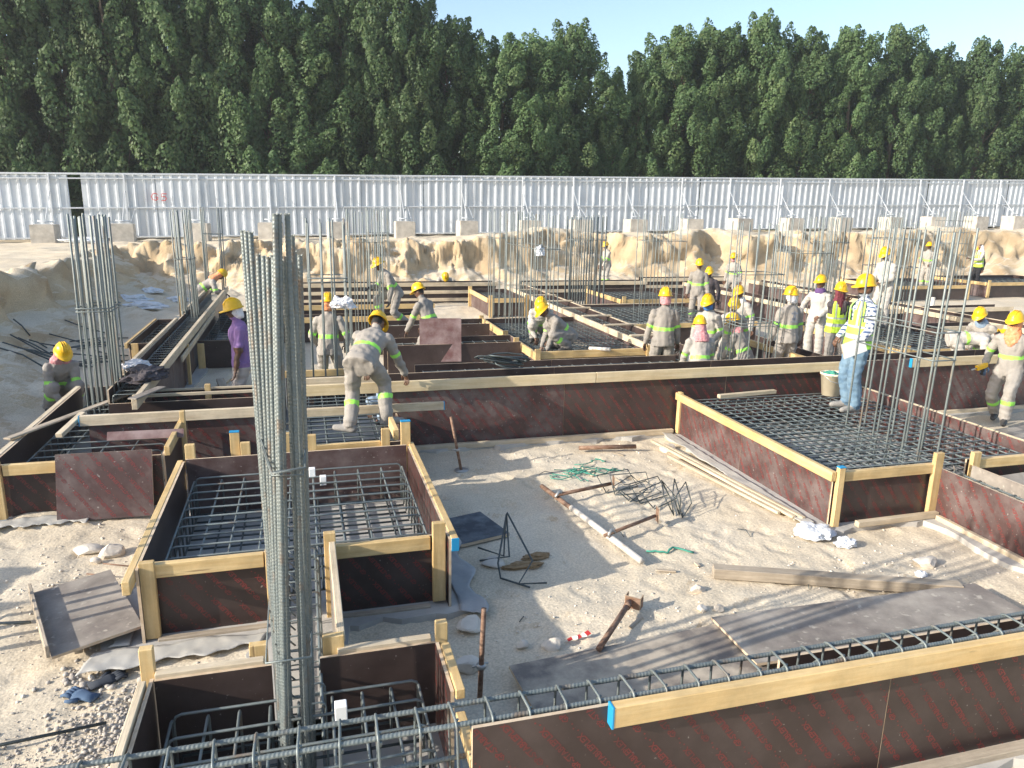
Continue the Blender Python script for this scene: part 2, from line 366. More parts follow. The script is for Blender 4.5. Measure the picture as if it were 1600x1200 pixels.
def ring_mesh(w, h, r, m='rebar', hooks=True):
    """stirrup in local YZ plane, centre at origin"""
    key = ('ring', round(w, 3), round(h, 3), r, m)
    if key not in _c:
        c = min(.03, w * .2); P = []
        for sx, sz in ((-1, -1), (1, -1), (1, 1), (-1, 1)):
            cx, cz = sx * (w / 2 - c), sz * (h / 2 - c); a0 = {(-1, -1): 180, (1, -1): 270, (1, 1): 0, (-1, 1): 90}[(sx, sz)]
            for q in (0, 45, 90): a = R_(a0 + q); P.append((0, cx + c * math.cos(a), cz + c * math.sin(a)))
        mb = MB(); mb.tube(P, r, 6, True)
        if hooks: mb.tube([(r * 1.5, -w / 2 + c, h / 2), (r * 1.5, -w / 2 + c + .05, h / 2 - .06)], r, 5); mb.tube([(r * 1.5, -w / 2, h / 2 - c), (r * 1.5, -w / 2 + .05, h / 2 - c - .06)], r, 5)
        _c[key] = mb.mesh('stirrup', m, True)
    return _c[key]

# ------------------------------------------------------------------ ground: pit floor, cut bank, upper level
def axis(segs):
    out = [segs[0][0]]
    for a, b, s in segs:
        n = max(1, int(round((b - a) / s))); out += list(np.linspace(a, b, n + 1)[1:])
    return np.array(out)
_T = {}
def vnoise(X, Y, sc, seed):
    """value noise, vectorised"""
    if seed not in _T: _T[seed] = np.random.default_rng(seed).random((257, 257))
    T = _T[seed]; x = X * sc + 91.3; y = Y * sc + 47.7
    xi = np.floor(x).astype(int); yi = np.floor(y).astype(int); fx = x - xi; fy = y - yi; fx = fx * fx * (3 - 2 * fx); fy = fy * fy * (3 - 2 * fy)
    g = lambda i, j: T[i % 257, j % 257]
    return (g(xi, yi) * (1 - fx) + g(xi + 1, yi) * fx) * (1 - fy) + (g(xi, yi + 1) * (1 - fx) + g(xi + 1, yi + 1) * fx) * fy - .5
def fbm(X, Y, sc, seed, o=4):
    s = 0; a = 1
    for k in range(o): s = s + a * vnoise(X, Y, sc * 2 ** k, seed + k); a *= .5
    return s
def zup(X): return 1.36 + .0195 * (np.clip(X, -30, 60) + 9)
def ground_z(X, Y, rough=True, full=False):
    X = np.asarray(X, float); Y = np.asarray(Y, float)
    dl = X + 5.9 + .055 * np.clip(Y - 14, -20, 14) * .6 + 1.1 * fbm(X, Y, .22, 3, 3) + .7 * fbm(X, Y, .9, 33, 3) 
    db = 28.9 + .05 * np.clip(X - 8, 0, 30) - Y + 1.3 * fbm(X, Y, .25, 5, 3) + 1.0 * fbm(X, Y, .8, 35, 3) + .2 * fbm(X, Y, 2.7, 38, 3)
    d = np.minimum(dl, db)
    dc = np.clip(d, 0, None); cr = .5 + .5 * np.clip(1.6 * fbm(X, Y, .3, 81, 2), -1, 1)
    steep = 1 - .58 * np.clip(dc / .62, 0, 1) ** 1.15; lower = .42 * np.clip(1 - (dc - .62) / (1.0 + 1.3 * cr), 0, 1) ** 1.4
    prof = np.where(d < .62, steep, lower)
    up = zup(X) + np.where(d < 0, .5 * np.exp(-((d + .8) / .9) ** 2) * (fbm(X, Y, .35, 9, 3) + .25) * np.clip((X + 3) / 4, 0, 1), 0) + .10 * fbm(X, Y, .8, 12, 3) * (d < 0)
    z = up * prof
    toe = np.exp(-((d - 1.6) / 1.3) ** 2); z = z + toe * np.clip(.28 * fbm(X, Y, 1.3, 21, 4) + .05, 0, 1)
    edge = np.exp(-((d - .1) / .45) ** 2); z = z + edge * .42 * fbm(X, Y, 2.2, 55, 4)
    fl = np.clip((d - 2.6) / 1.5, 0, 1)
    z = z + .035 * fbm(X, Y, .55, 40, 3) * fl - .012 * fl
    if rough: z = z +   .026 * fbm(X, Y, 2.4, 60, 3) + .013 * fbm(X, Y, 9, 70, 3)
    return (z, dl, db) if full else z
XS = axis([(-400, -60, 60), (-60, -14, 4), (-14, -8, .16), (-8, -3, .08), (-3, 6.6, .04), (6.6, 12, .08), (12, 30, .12), (30, 42, .3), (42, 80, 4), (80, 400, 60)])
YS = axis([(-200, -20, 40), (-20, 1.5, 2.4), (1.5, 3.6, .1), (3.6, 8.9, .04), (8.9, 13, .1), (13, 25, .16), (25, 31, .08), (31, 32, .2), (32, 36, .3), (36, 80, 4), (80, 800, 80)])
GX, GY = np.meshgrid(XS, YS); (GZ, DL, DB) = ground_z(GX, GY, full=True)
# crumbling of the cut face: pushed in and out by noise that also varies with height
mB = np.exp(-((DB - .35) / .55) ** 2) * (DL > -.5); mL = np.exp(-((DL - .35) / .55) ** 2) * (DB > -.5)
GY2 = GY - mB * (.5 * fbm(GX, GZ * 2.2, .8, 91, 4) + .22 * fbm(GX, GZ * 1.6, 3.5, 95, 3)); GX2 = GX + mL * (.5 * fbm(GY, GZ * 2.2, .8, 92, 4) + .22 * fbm(GY, GZ * 1.6, 3.5, 96, 3))
def footprints():
    g = np.random.default_rng(77)
    for walk in range(46):
        x = g.uniform(-3, 6); y = g.choice([g.uniform(3.9, 5.1), g.uniform(5.2, 8.8), g.uniform(3.9, 7)]); a = g.uniform(0, 6.28)
        for s in range(int(g.uniform(4, 11))):
            a += g.normal(0, .15); x += .62 * math.cos(a); y += .62 * math.sin(a); sd = .1 * (1 if s % 2 else -1)
            cx, cy = x - sd * math.sin(a), y + sd * math.cos(a)
            i0, i1 = np.searchsorted(XS, (cx - .22, cx + .22)); j0, j1 = np.searchsorted(YS, (cy - .22, cy + .22))
            if i1 - i0 < 4 or j1 - j0 < 4: continue
            dx = GX[j0:j1, i0:i1] - cx; dy = GY[j0:j1, i0:i1] - cy; u = dx * math.cos(a) + dy * math.sin(a); v = -dx * math.sin(a) + dy * math.cos(a)
            r = np.sqrt((u / .145) ** 2 + (v / (.058 - .018 * np.tanh(-u * 14))) ** 2)
            GZ[j0:j1, i0:i1] += -.013 * np.clip(1.25 - r, 0, .5) / .5 + .007 * np.exp(-((r - 1.35) / .22) ** 2)
footprints()
nx = len(XS); i, j = np.meshgrid(np.arange(nx - 1), np.arange(len(YS) - 1)); q = (j * nx + i).ravel()
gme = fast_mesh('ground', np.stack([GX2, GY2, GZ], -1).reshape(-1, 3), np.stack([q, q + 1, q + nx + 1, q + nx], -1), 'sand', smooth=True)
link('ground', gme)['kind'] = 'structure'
def gz(x, y): return float(ground_z(np.array([x]), np.array([y]))[0])

# blinding concrete under the footings: thin slabs
def slab(x0, x1, y0, y1, z=.03, m='blinding', name='blinding_slab', seed=0, rag=.06):
    rr = random.Random(seed + int(x0 * 31 + y0 * 17)); P = []
    for (ax, ay), (bx, by) in (((x0, y0), (x1, y0)), ((x1, y0), (x1, y1)), ((x1, y1), (x0, y1)), ((x0, y1), (x0, y0))):
        n = max(2, int(math.hypot(bx - ax, by - ay) / .18))
        for k in range(n): t = k / n; P.append((ax + (bx - ax) * t + rr.uniform(-rag, rag), ay + (by - ay) * t + rr.uniform(-rag, rag)))
    n = len(P); V = [(x, y, z) for x, y in P] + [(x, y, -.12) for x, y in P]
    F = [tuple(range(n))] + [(k, k + n, (k + 1) % n + n, (k + 1) % n) for k in range(n)]
    o = link(name, fast_mesh(name, V, F, m)); o['kind'] = 'structure'; return o

# ------------------------------------------------------------------ site hoarding
FY = 33.0; FH = 2.48
def fz(x): return 1.36 + .0204 * (x + 10.97)
fence = thing('hoarding_fence', (13, FY, fz(13)), 'long white corrugated sheet hoarding standing along the top of the bank', 'fence')
fo = Vector(fence.location)
def sheet(x0, x1, k):
    per = .33; prof = [(0, 0), (.55, 0), (.64, -.032), (.86, -.032), (.95, 0)]; xs = []
    x = x0
    while x < x1 - .01:
        for f, d in prof:
            if x + f * per <= x1: xs.append((x + f * per, d))
        x += per
    xs.append((x1, 0)); V = []; F = []
    tilt = random.uniform(-.05, .05); lift = random.uniform(-.02, .025)
    rows = [0, .5, 1]
    for t in rows:
        for (xx, d) in xs: V.append((xx - fo.x, d + tilt * t + .05 * 0, fz(xx) + .06 + lift + t * (FH - .08) - fo.z))
    n = len(xs)
    for r in range(len(rows) - 1):
        for a in range(n - 1): F.append((r * n + a, r * n + a + 1, (r + 1) * n + a + 1, (r + 1) * n + a))
    link('sheet_panel', fast_mesh('sheet', V, F, 'fence_sheet'), fence)
edges = [-13.6, -11.0, -8.43] ; x = -7.99
k = 0
for a, b in zip(edges[:-1], edges[1:]): sheet(a, b - .01, k)
bays = [-7.99]
while bays[-1] < 41: bays.append(bays[-1] + 2.64)
for a, b in zip(bays[:-1], bays[1:]): sheet(a, b - .008, k)
def fpt(x, dy, dz): return (x, FY + dy, fz(x) + dz)
for dz, s in ((FH + .01, .07), (FH - .16, .05), (1.22, .055), (.1, .06)):
    timber(fence, fpt(-13.6, -.075, dz), fpt(41, -.075, dz), .04, s, 'fence_steel', 'rail')
blocks_x = [-11.7, -9.05, -6.45, -3.8, -1.1, 1.5, 4.2, 6.85, 9.6, 12.0, 14.6, 17.4, 19.95, 22.7, 25.5, 28.4, 31.0, 33.75, 36.2, 38.8]
for n, bx in enumerate(blocks_x):
    post = timber(fence, fpt(bx + .0, -.13, .02), fpt(bx, -.13, FH), .06, .06, 'fence_steel', 'post', up=(0, 1, 0))
    tube(fence, 'brace', [(bx + .02, 31.75, fz(bx) + .68), (bx, FY - .16, fz(bx) + 1.85)], .015, 'fence_steel')
    tube(fence, 'brace', [(bx + .3, 31.8, fz(bx) + .70), (bx + .3, FY - .16, fz(bx) + 1.2)], .011, 'fence_steel')
    tube(fence, 'anchor', [(bx - .22, 31.74, fz(bx) + .76), (bx + .3, 31.8, fz(bx) + .73)], .025, 'fence_steel')
names = {0: 'beyond the far left sheets', }
for n, bx in enumerate(blocks_x):
    z0 = fz(bx) - .14; sx = .84 + random.uniform(-.05, .05)
    bm = bmesh.new(); bmesh.ops.create_cube(bm, size=1)
    for v in bm.verts:
        v.co = Vector((v.co.x * sx * (1 if v.co.z < 0 else .985), v.co.y * .8, (v.co.z + .5) * .78))
    bmesh.ops.bevel(bm, geom=list(bm.edges), offset=.018, segments=2, affect='EDGES')
    me = bpy.data.meshes.new('concrete_block'); bm.to_mesh(me); bm.free(); me.materials.append(MATS['concrete'])
    o = link('concrete_block', me, None, Matrix.Translation((bx, 31.75, z0)) @ Matrix.Rotation(random.uniform(-.12, .12), 4, 'Z'))
    tag(o, {1: 'grey concrete ballast block beside the dark gap in the hoarding', 2: 'grey concrete ballast block nearest the red painted mark', 9: 'concrete ballast block above the lone worker at the cut bank'}.get(n, 'grey concrete ballast block at the foot of the white hoarding'), 'block', 'ballast blocks along the hoarding')
# spray painted mark on the fence
mk = MB()
def stroke(pts, s, ox, oz):
    P = [(ox + x * s, FY - .125, fz(ox) + oz + z * s) for x, z in pts]; mk.tube([Vector(p) - fo for p in P], .016, 5)
stroke([(.9, .85), (.6, 1), (.25, .9), (.05, .5), (.2, .1), (.6, 0), (.9, .2), (.9, .45), (.55, .45)], .27, -5.55, 1.5)
stroke([(1.0, 1), (.35, 1), (.3, .6), (.8, .62), (.95, .3), (.7, .02), (.25, .08)], .27, -5.25, 1.48)
link('painted_mark', mk.mesh('painted_mark', 'red_paint'), fence)
fence.children[-1].location.y = .03

# ------------------------------------------------------------------ trees
def crown_mesh(seed, H=11.5, Rm=2.1, plumes=150, leaves=230, ls=.125):
    r = np.random.default_rng(seed); VV = []
    for k in range(plumes):
        u = r.random(); z = .4 + (H - .9) * u ** .95
        env = Rm * (np.clip(u / .16, .5, 1) ** .5) * (1 - u ** 4 * .62) * (.6 + .7 * r.random())
        th = r.random() * 2 * math.pi; rad = env * np.sqrt(r.uniform(.12, 1.0))
        c = np.array([rad * math.cos(th), rad * math.sin(th), z])
        a = np.array([math.cos(th) * .35, math.sin(th) * .35, 1.]) + r.normal(0, .14, 3); a /= np.linalg.norm(a)
        hl = r.uniform(.55, 1.15) * (1 - .3 * u); w = r.uniform(.30, .56) * (1 - .25 * u)
        n = int(leaves * r.uniform(.6, 1.25) * hl)
        t = r.uniform(-1, 1, n); prof = np.sqrt(np.clip(1 - (np.abs(t)) ** 2.4, .02, 1)) * np.where(t > 0, 1 - .35 * t, 1)
        d = r.normal(0, 1, (n, 3)); d -= np.outer(d @ a, a); d /= np.linalg.norm(d, axis=1)[:, None] + 1e-6
        P = c + np.outer(t * hl, a) + d * (w * prof * np.sqrt(r.uniform(.25, 1, n)))[:, None]
        # leaf quads: outward-up pointing
        rad_ = np.array([math.cos(th), math.sin(th), .25])
        fn = d * .85 + a * .35 + rad_ * .35 + r.normal(0, .38, (n, 3)); fn /= np.linalg.norm(fn, axis=1)[:, None]
        up = a + r.normal(0, .55, (n, 3)); up -= fn * np.sum(up * fn, 1)[:, None]; up /= np.linalg.norm(up, axis=1)[:, None] + 1e-6
        sd = np.cross(up, fn)
        l = (ls * r.uniform(.7, 1.35, n))[:, None]; wd = l * .36
        VV.append(np.stack([P - up * l * .5, P + sd * wd, P + up * l * .5, P - sd * wd], 1))
    V = np.concatenate(VV).reshape(-1, 3); F = np.arange(len(V)).reshape(-1, 4)
    return fast_mesh('crown', V, F, 'leaves')
def trunk_mesh(seed, H=9.5):
    rr = random.Random(seed); mb = MB(); pts = []; x = y = 0
    for k in range(9):
        pts.append((x, y, H * k / 8)); x += rr.uniform(-.16, .16); y += rr.uniform(-.16, .16)
    mb.tube(pts, [.17 * (1 - .85 * k / 8) + .012 for k in range(9)], 8)
    for b in range(18):
        k = rr.uniform(.8, 6.8); i = int(k); p = Vector(pts[i]).lerp(Vector(pts[i + 1]), k - i); a = rr.uniform(0, 6.28); L = rr.uniform(.9, 1.9) * (1 - k / 12)
        d = Vector((math.cos(a), math.sin(a), rr.uniform(.7, 1.5)))
        mb.tube([p, p + d * L * .5, p + d * L * .8 + Vector((0, 0, .35 * L))], [.05, .032, .012], 5)
    return mb.mesh('trunk', 'bark', True)
CR = [crown_mesh(100 + k, 11.5, 1.95 + .25 * (k % 3), 200, 400) for k in range(5)]
TR = [trunk_mesh(200 + k) for k in range(3)]
# x along fence, depth, top height -- tops follow the skyline of the row
def tree(x, y, top, wid, k, label):
    z0 = float(zup(np.array([x]))[0]) - .1; s = (top - z0) / 11.6
    t = thing('hedge_tree', (x, y, z0), label, 'tree', 'trees in the row behind the hoarding', rz=k * 2.4)
    c = link('crown', CR[k % 5], t); c.scale = (wid, wid, s); tr = link('trunk', TR[k % 3], t); tr.scale = (1, 1, s)
    return t
SKY = [(-13.2, 13.6), (-11, 13.8), (-9.2, 13.5), (-7.3, 14.4), (-5.1, 14.8), (-3.2, 14.2), (-1.4, 13.4), (.35, 11.0), (2.4, 13.4), (4.2, 13.6), (5.6, 12.4), (7.3, 11.3), (9.6, 10.8), (11.6, 11.0), (13.2, 11.9), (15.2, 9.8), (16.9, 10.1), (18.9, 12.0), (21.2, 12.4), (23.4, 13.0), (25.9, 12.3), (28.5, 12.4), (31.5, 12.9), (34.2, 12.2), (37.2, 12.7), (40.2, 12.4), (43, 12.4)]
for k, (x, tp) in enumerate(SKY):
    narrow = .72 if tp < 10.7 else 1.0
    tree(x, 36.6 + random.uniform(-.5, .6), tp, random.uniform(.9, 1.1) * narrow, k, {7: 'short narrow tree at the small notch between taller treetops', 15: 'low tree in the deepest dip of the treetops', 16: 'slim low tree beside the deepest dip of the treetops', 19: 'tallest tree top standing above its row'}.get(k, 'dense dark green tree in the front row behind the white hoarding'))
for k in range(22):
    x = -15 + k * 2.85; near = min(SKY, key=lambda s: abs(s[0] - x))
    if 15 < x < 18.6: continue
    tree(x + random.uniform(-.4, .4), 40.0 + random.uniform(-.6, .8), near[1] * 1.0 - .35, random.uniform(1.05, 1.25), k + 3, 'dark green tree of the second row, behind the front trees')

# ------------------------------------------------------------------ formwork
PT = .02
def side(root, a, b, h, z0=0., film='ply_film', pr=0, n=1, seed=0):
    """vertical film-faced sheet(s) from a to b (xy)"""
    a = Vector((*a, z0)); b = Vector((*b, z0)); d = b - a
    for k in range(n):
        p = a + d * (k / n); g = .004 if n > 1 else 0
        ply(root, p, d / n * (1 - g / max(d.length / n, .1)), (0, 0, h), PT, film, pr, seed=seed + k)
def post(root, x, y, z0, z1, m='timber', w=.09, d=.05, rz=0, blue=0):
    return timber(root, (x, y, z0), (x, y, z1), w if rz else d, d if rz else w, m, 'post', blue, up=(0, 1, 0))
def hbar(root, a, b, z, w=.05, h=.1, m='timber', blue=0): return timber(root, (*a, z - h / 2), (*b, z - h / 2), w, h, m, 'waler', blue)

def u_mesh(L, leg, r, m, both=True):
    key = ('U', round(L, 2), leg, r, m)
    if key not in _c:
        c = .04; P = [(c * 0, 0, -leg), (0, 0, -c), (c * .3, 0, -c * .3), (c, 0, 0), (L - c, 0, 0), (L - c * .3, 0, -c * .3), (L, 0, -c), (L, 0, -leg)]
        V, F = tube_vf(P, r, 6); _c[key] = fast_mesh('ubar', V, F, m, smooth=True)
    return _c[key]
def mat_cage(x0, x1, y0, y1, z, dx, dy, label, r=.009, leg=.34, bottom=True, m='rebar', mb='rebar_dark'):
    t = thing('rebar_mat', ((x0 + x1) / 2, (y0 + y1) / 2, max(0, z - leg - .02)), label, 'rebar mat', 'reinforcement mats in the footings'); off = Vector(t.location)
    n = int((y1 - y0) / dy); rr = random.Random(int(x0 * 100 + y0 * 10))
    for k in range(n + 1):
        y = y0 + (y1 - y0) * k / n + rr.uniform(-.008, .008)
        link('bar', u_mesh(x1 - x0, leg, r, m), t, Matrix.Translation(Vector((x0, y, z + .009)) - off) @ Matrix.Rotation(rr.uniform(-.008, .008), 4, 'Z'))
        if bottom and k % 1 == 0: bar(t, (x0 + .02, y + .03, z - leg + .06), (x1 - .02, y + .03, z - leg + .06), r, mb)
    n = int((x1 - x0) / dx)
    for k in range(n + 1):
        x = x0 + (x1 - x0) * k / n + rr.uniform(-.008, .008)
        link('bar', u_mesh(y1 - y0, leg, r, m), t, Matrix.Translation(Vector((x, y0, z - .009)) - off) @ Matrix.Rotation(math.pi / 2 + rr.uniform(-.008, .008), 4, 'Z'))
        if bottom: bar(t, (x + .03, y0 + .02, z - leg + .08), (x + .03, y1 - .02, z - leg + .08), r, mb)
    return t
def beam_cage(a, b, w, z0, z1, step, label, r=.010, rs=.006, rib=False, m='rebar', over=0):
    a = Vector((*a, 0)); b = Vector((*b, 0)); d = (b - a).normalized(); s = Vector((-d.y, d.x, 0)); L = (b - a).length
    t = thing('beam_rebar_cage', (a + b) / 2, label, 'rebar cage', 'tie beam reinforcement cages'); t.location.z = z0; off = Vector(t.location)
    for sg in (-1, 1):
        for z in (z0 + .02, (z0 + z1) / 2, z1 - .02):
            p = a - d * over + s * sg * (w / 2 - .018) + Vector((0, 0, z)); q = b + d * over + s * sg * (w / 2 - .018) + Vector((0, 0, z))
            (ribbed if (rib and z > z0 + .05) else bar)(t, p, q, r)
    n = int(L / step); me = ring_mesh(w, z1 - z0, rs, m)
    Fm = frame((0, 0, 0), d); rr = random.Random(int(a.x * 50))
    for k in range(n + 1):
        p = a + d * (L * k / n) + Vector((0, 0, (z0 + z1) / 2)) - off
        link('stirrup', me, t, Matrix.Translation(p) @ Fm.to_3x3().to_4x4() @ Matrix.Rotation(rr.uniform(-.06, .06), 4, 'Z') @ Matrix.Rotation(rr.uniform(-.04, .04), 4, 'Y'))
    return t
def column(pts, z0, z1, label, r=.012, ties=(1.6, 2.3), lean=(0, 0), jit=.05, m='rebar', rib=False, lapx=.0):
    """pts: list of xy bar positions (ordered around the ring)"""
    cx = sum(p[0] for p in pts) / len(pts); cy = sum(p[1] for p in pts) / len(pts)
    t = thing('column_rebar_cage', (cx, cy, max(0, z0)), label, 'rebar cage', 'column starter bars'); rr = random.Random(int(cx * 77 + cy * 13))
    for (x, y) in pts:
        zz = z1 + rr.uniform(-jit, jit); dx = rr.uniform(-.02, .02) + lean[0]; dy = rr.uniform(-.02, .02) + lean[1]
        f = ribbed if rib else bar
        f(t, (x, y, z0), (x + dx, y + dy, zz), r)
    lo = (min(p[0] for p in pts), min(p[1] for p in pts)); hi = (max(p[0] for p in pts), max(p[1] for p in pts))
    for zt in ties:
        tt = (zt - z0) / (z1 - z0); e = r + .008; P = []
        for k, (sx, sy) in enumerate(((-1, -1), (1, -1), (1, 1), (-1, 1))):
            X = (hi[0] if sx > 0 else lo[0]) + sx * e + lean[0] * tt; Y = (hi[1] if sy > 0 else lo[1]) + sy * e + lean[1] * tt
            c = .02
            P += [(X - sx * c, Y, zt), (X, Y - sy * c, zt)] if k in (1, 3) else [(X, Y - sy * c, zt), (X - sx * c, Y, zt)]
        tube(t, 'tie', P, r * .5 + .002, m, 6, True)
    return t
def rect_pts(x0, x1, y0, y1, nx, ny, dbl=0):
    P = [(x0 + (x1 - x0) * k / max(nx - 1, 1), y) for y in (y0, y1) for k in range(nx)]
    P += [(x, y0 + (y1 - y0) * k / (ny - 1)) for x in (x0, x1) for k in range(1, ny - 1)]
    if dbl: P += [(x + dbl, y + dbl * .4) for x, y in P]
    return P

# ---- left centre footing (LF)
for a in ((-1.45, 1.2, 5.15, 7.6), (-2.95, -1.3, 7.75, 11), (-1.0, .8, 3.0, 4.1), (4.8, 8.0, 5.72, 9.1), (1.0, 12, 8.98, 9.7), (.0, 6.2, 2.75, 3.45), (-.45, .25, 3.9, 5.3), (6.05, 6.85, 3.4, 5.9), (-2.5, -1.8, 9.6, 21), (-.4, 1.15, 7.9, 11.5)):
    slab(*a, z=.035 if a[0] != -1.45 else .03)
F1 = thing('footing_formwork', (-.1, 6.4, 0), 'square plywood form with yellow timber rim beside the empty sand bay', 'formwork', 'footing forms')
side(F1, (-1.17, 5.33), (-.33, 5.33), .56, .03, 'ply_film', 1, seed=1)
side(F1, (.10, 5.33), (.98, 5.33), .56, .03, 'ply_film', 1, seed=2)
side(F1, (-1.19, 7.50), (-1.19, 5.22), .58, .02, 'ply_film', 1, seed=3)
side(F1, (1.0, 5.20), (1.0, 7.52), .58, .02, 'ply_film', 2, seed=4)
side(F1, (-1.17, 7.5), (.98, 7.5), .60, .02, 'ply_film_dusty', 2, n=2, seed=5)
hbar(F1, (-1.09, 5.295), (-.36, 5.295), .60, .05, .105)
hbar(F1, (.145, 5.295), (.86, 5.295), .60, .05, .105)
hbar(F1, (-1.228, 5.05), (-1.228, 7.55), .60, .05, .10)
hbar(F1, (1.038, 5.18), (1.038, 7.62), .61, .055, .10, blue=1)
post(F1, -1.135, 5.27, .04, .63, rz=1, w=.10); post(F1, -.335, 5.285, .07, .62, rz=1, w=.03)
post(F1, .11, 5.275, .03, .72, rz=1, w=.085); post(F1, .925, 5.27, .06, .72, rz=1, w=.10)
post(F1, -1.13, 7.54, .3, .76, rz=1, w=.09); post(F1, -.62, 7.56, .35, .74, rz=1, w=.09); post(F1, -.72, 7.62, .35, .84, rz=1, w=.09, blue=2)
post(F1, .02, 7.55, .4, .78, rz=1); post(F1, .98, 7.58, .3, .86, rz=1, w=.10, blue=2)
timber(F1, (-1.1, 5.24, .025), (-.36, 5.24, .025), .05, .05, 'timber_grey', 'kicker'); timber(F1, (.16, 5.24, .025), (.85, 5.24, .025), .05, .05, 'timber_grey', 'kicker')
mat_cage(-1.08, .9, 5.45, 7.38, .45, .2, .19, 'rebar grid filling the square form beside the empty sand bay', leg=.36)
# tie between LF and the near footing
T1 = thing('tie_beam_formwork', (-.1, 4.6, 0), 'short narrow form strip joining the two nearest square forms', 'formwork', 'tie beam forms')
side(T1, (.11, 3.95), (.11, 5.25), .60, .02, 'ply_worn'); hbar(T1, (.125, 3.98), (.125, 5.24), .66, .045, .05, 'timber_pale')
post(T1, -.34, 4.1, .02, .60, rz=1, w=.10); post(T1, .08, 3.96, .55, .68, rz=1, w=.12)
beam_cage((-.1, 5.5), (-.1, 3.6), .24, .08, .50, .17, 'small bar cage crossing the gap behind the thick column bars')
# near footing
F2 = thing('footing_formwork', (-.1, 3.5, 0), 'open plywood form around the thick ribbed column bars', 'formwork', 'footing forms')
side(F2, (-.86, 3.90), (-.26, 3.90), .56, .02, 'ply_film', 2, seed=6); side(F2, (.0, 3.90), (.66, 3.90), .56, .02, 'ply_film', 2, seed=7)
side(F2, (-.875, 3.92), (-.875, 3.0), .56, .02, 'ply_film', 1, seed=8); side(F2, (.67, 3.92), (.67, 3.42), .56, .02, 'ply_film', 1, seed=9)
hbar(F2, (-.86, 3.935), (-.3, 3.935), .605, .05, .05, 'timber_pale'); hbar(F2, (.1, 3.935), (.64, 3.935), .605, .05, .05, 'timber_pale')
hbar(F2, (.71, 3.4), (.71, 3.85), .60, .05, .06, 'timber'); hbar(F2, (.70, 2.98), (.70, 3.36), .50, .05, .06, 'timber')
hbar(F2, (-.915, 3.0), (-.915, 3.88), .60, .04, .05, 'timber_pale')
post(F2, -.90, 3.97, .3, .74, rz=1, w=.07); post(F2, .70, 3.92, .3, .70, rz=1, w=.07); post(F2, .78, 2.93, .1, .62, rz=1, w=.07); post(F2, .74, 3.12, .1, .56, rz=1, w=.07)
mat_cage(-.76, .54, 2.98, 3.78, .43, .16, .16, 'coarse bar grid inside the form around the thick ribbed column bars', leg=.33, r=.008, bottom=True)
# front tie beam
T2 = thing('tie_beam_formwork', (3, 3.0, 0), 'long dark plywood beam form with red print and a blue tipped timber', 'formwork', 'tie beam forms')
for k, (xa, xb) in enumerate(((.66, 2.99), (2.994, 5.4), (5.404, 7.6))): ply(T2, (xa, 2.90, .0), (xb - xa, 0, 0), (0, 0, .76), PT, 'ply_film', 1, seed=11 + k)
for k, (xa, xb) in enumerate(((2.6, 4.4), (4.404, 6.2))): ply(T2, (xa, 3.32, .0), (xb - xa, 0, 0), (0, 0, .54), PT, 'ply_film', 2, seed=15 + k)
hbar(T2, (1.33, 2.86), (6.4, 2.86), .785, .055, .115, blue=1)
timber(T2, (2.5, 2.82, .04), (7, 2.82, .04), .07, .07, 'timber_grey', 'kicker')
beam_cage((-2.6, 3.035), (6.3, 3.035), .18, .12, .755, .175, 'heavy ribbed bar cage running along the long dark printed form', r=.0125, rs=.007, rib=True)
# thick centre column
C0 = thing('column_rebar_cage', (-.15, 3.75, .05), 'tall bundle of thick ribbed column bars standing in the near form', 'rebar cage', 'column starter bars')
for (bx_, by_, tx_, ty_, tz_) in ((-.235, 4.02, -.275, 4.03, 2.91), (-.238, 3.92, -.252, 3.93, 2.93), (-.232, 3.83, -.226, 3.84, 2.92), (-.228, 3.72, -.192, 3.73, 2.87), (-.224, 3.60, -.163, 3.63, 2.88), (-.212, 3.53, -.140, 3.56, 2.9), (-.205, 3.46, -.115, 3.52, 2.89), (-.196, 3.43, -.100, 3.46, 3.03), (-.180, 3.47, -.084, 3.48, 3.04), (-.168, 3.62, -.128, 3.66, 2.84), (-.10, 3.56, -.072, 3.58, 2.9), (-.085, 3.47, -.050, 3.5, 3.02), (-.066, 3.58, -.034, 3.55, 2.96), (-.055, 3.66, -.004, 3.66, 2.89), (-.060, 3.92, -.030, 3.93, 2.86), (-.085, 4.03, -.06, 4.04, 2.9)):
    ribbed(C0, (bx_, by_, .06), (tx_, ty_, tz_), .0118)
tube(C0, 'tie', [(-.255, 3.42, .9), (-.04, 3.42, .9), (-.035, 4.06, .9), (-.26, 4.06, .9)], .006, 'rebar', 6, True)
tube(C0, 'tie', [(-.17, 3.41, 1.88), (-.025, 3.42, 1.89), (-.025, 4.05, 1.92), (-.275, 4.07, 1.93)], .0065, 'rebar', 6, True)
tube(C0, 'tie', [(-.175, 3.425, 1.86), (-.035, 3.43, 1.85), (-.03, 4.03, 1.88), (-.27, 4.06, 1.89)], .005, 'rebar', 6, True)

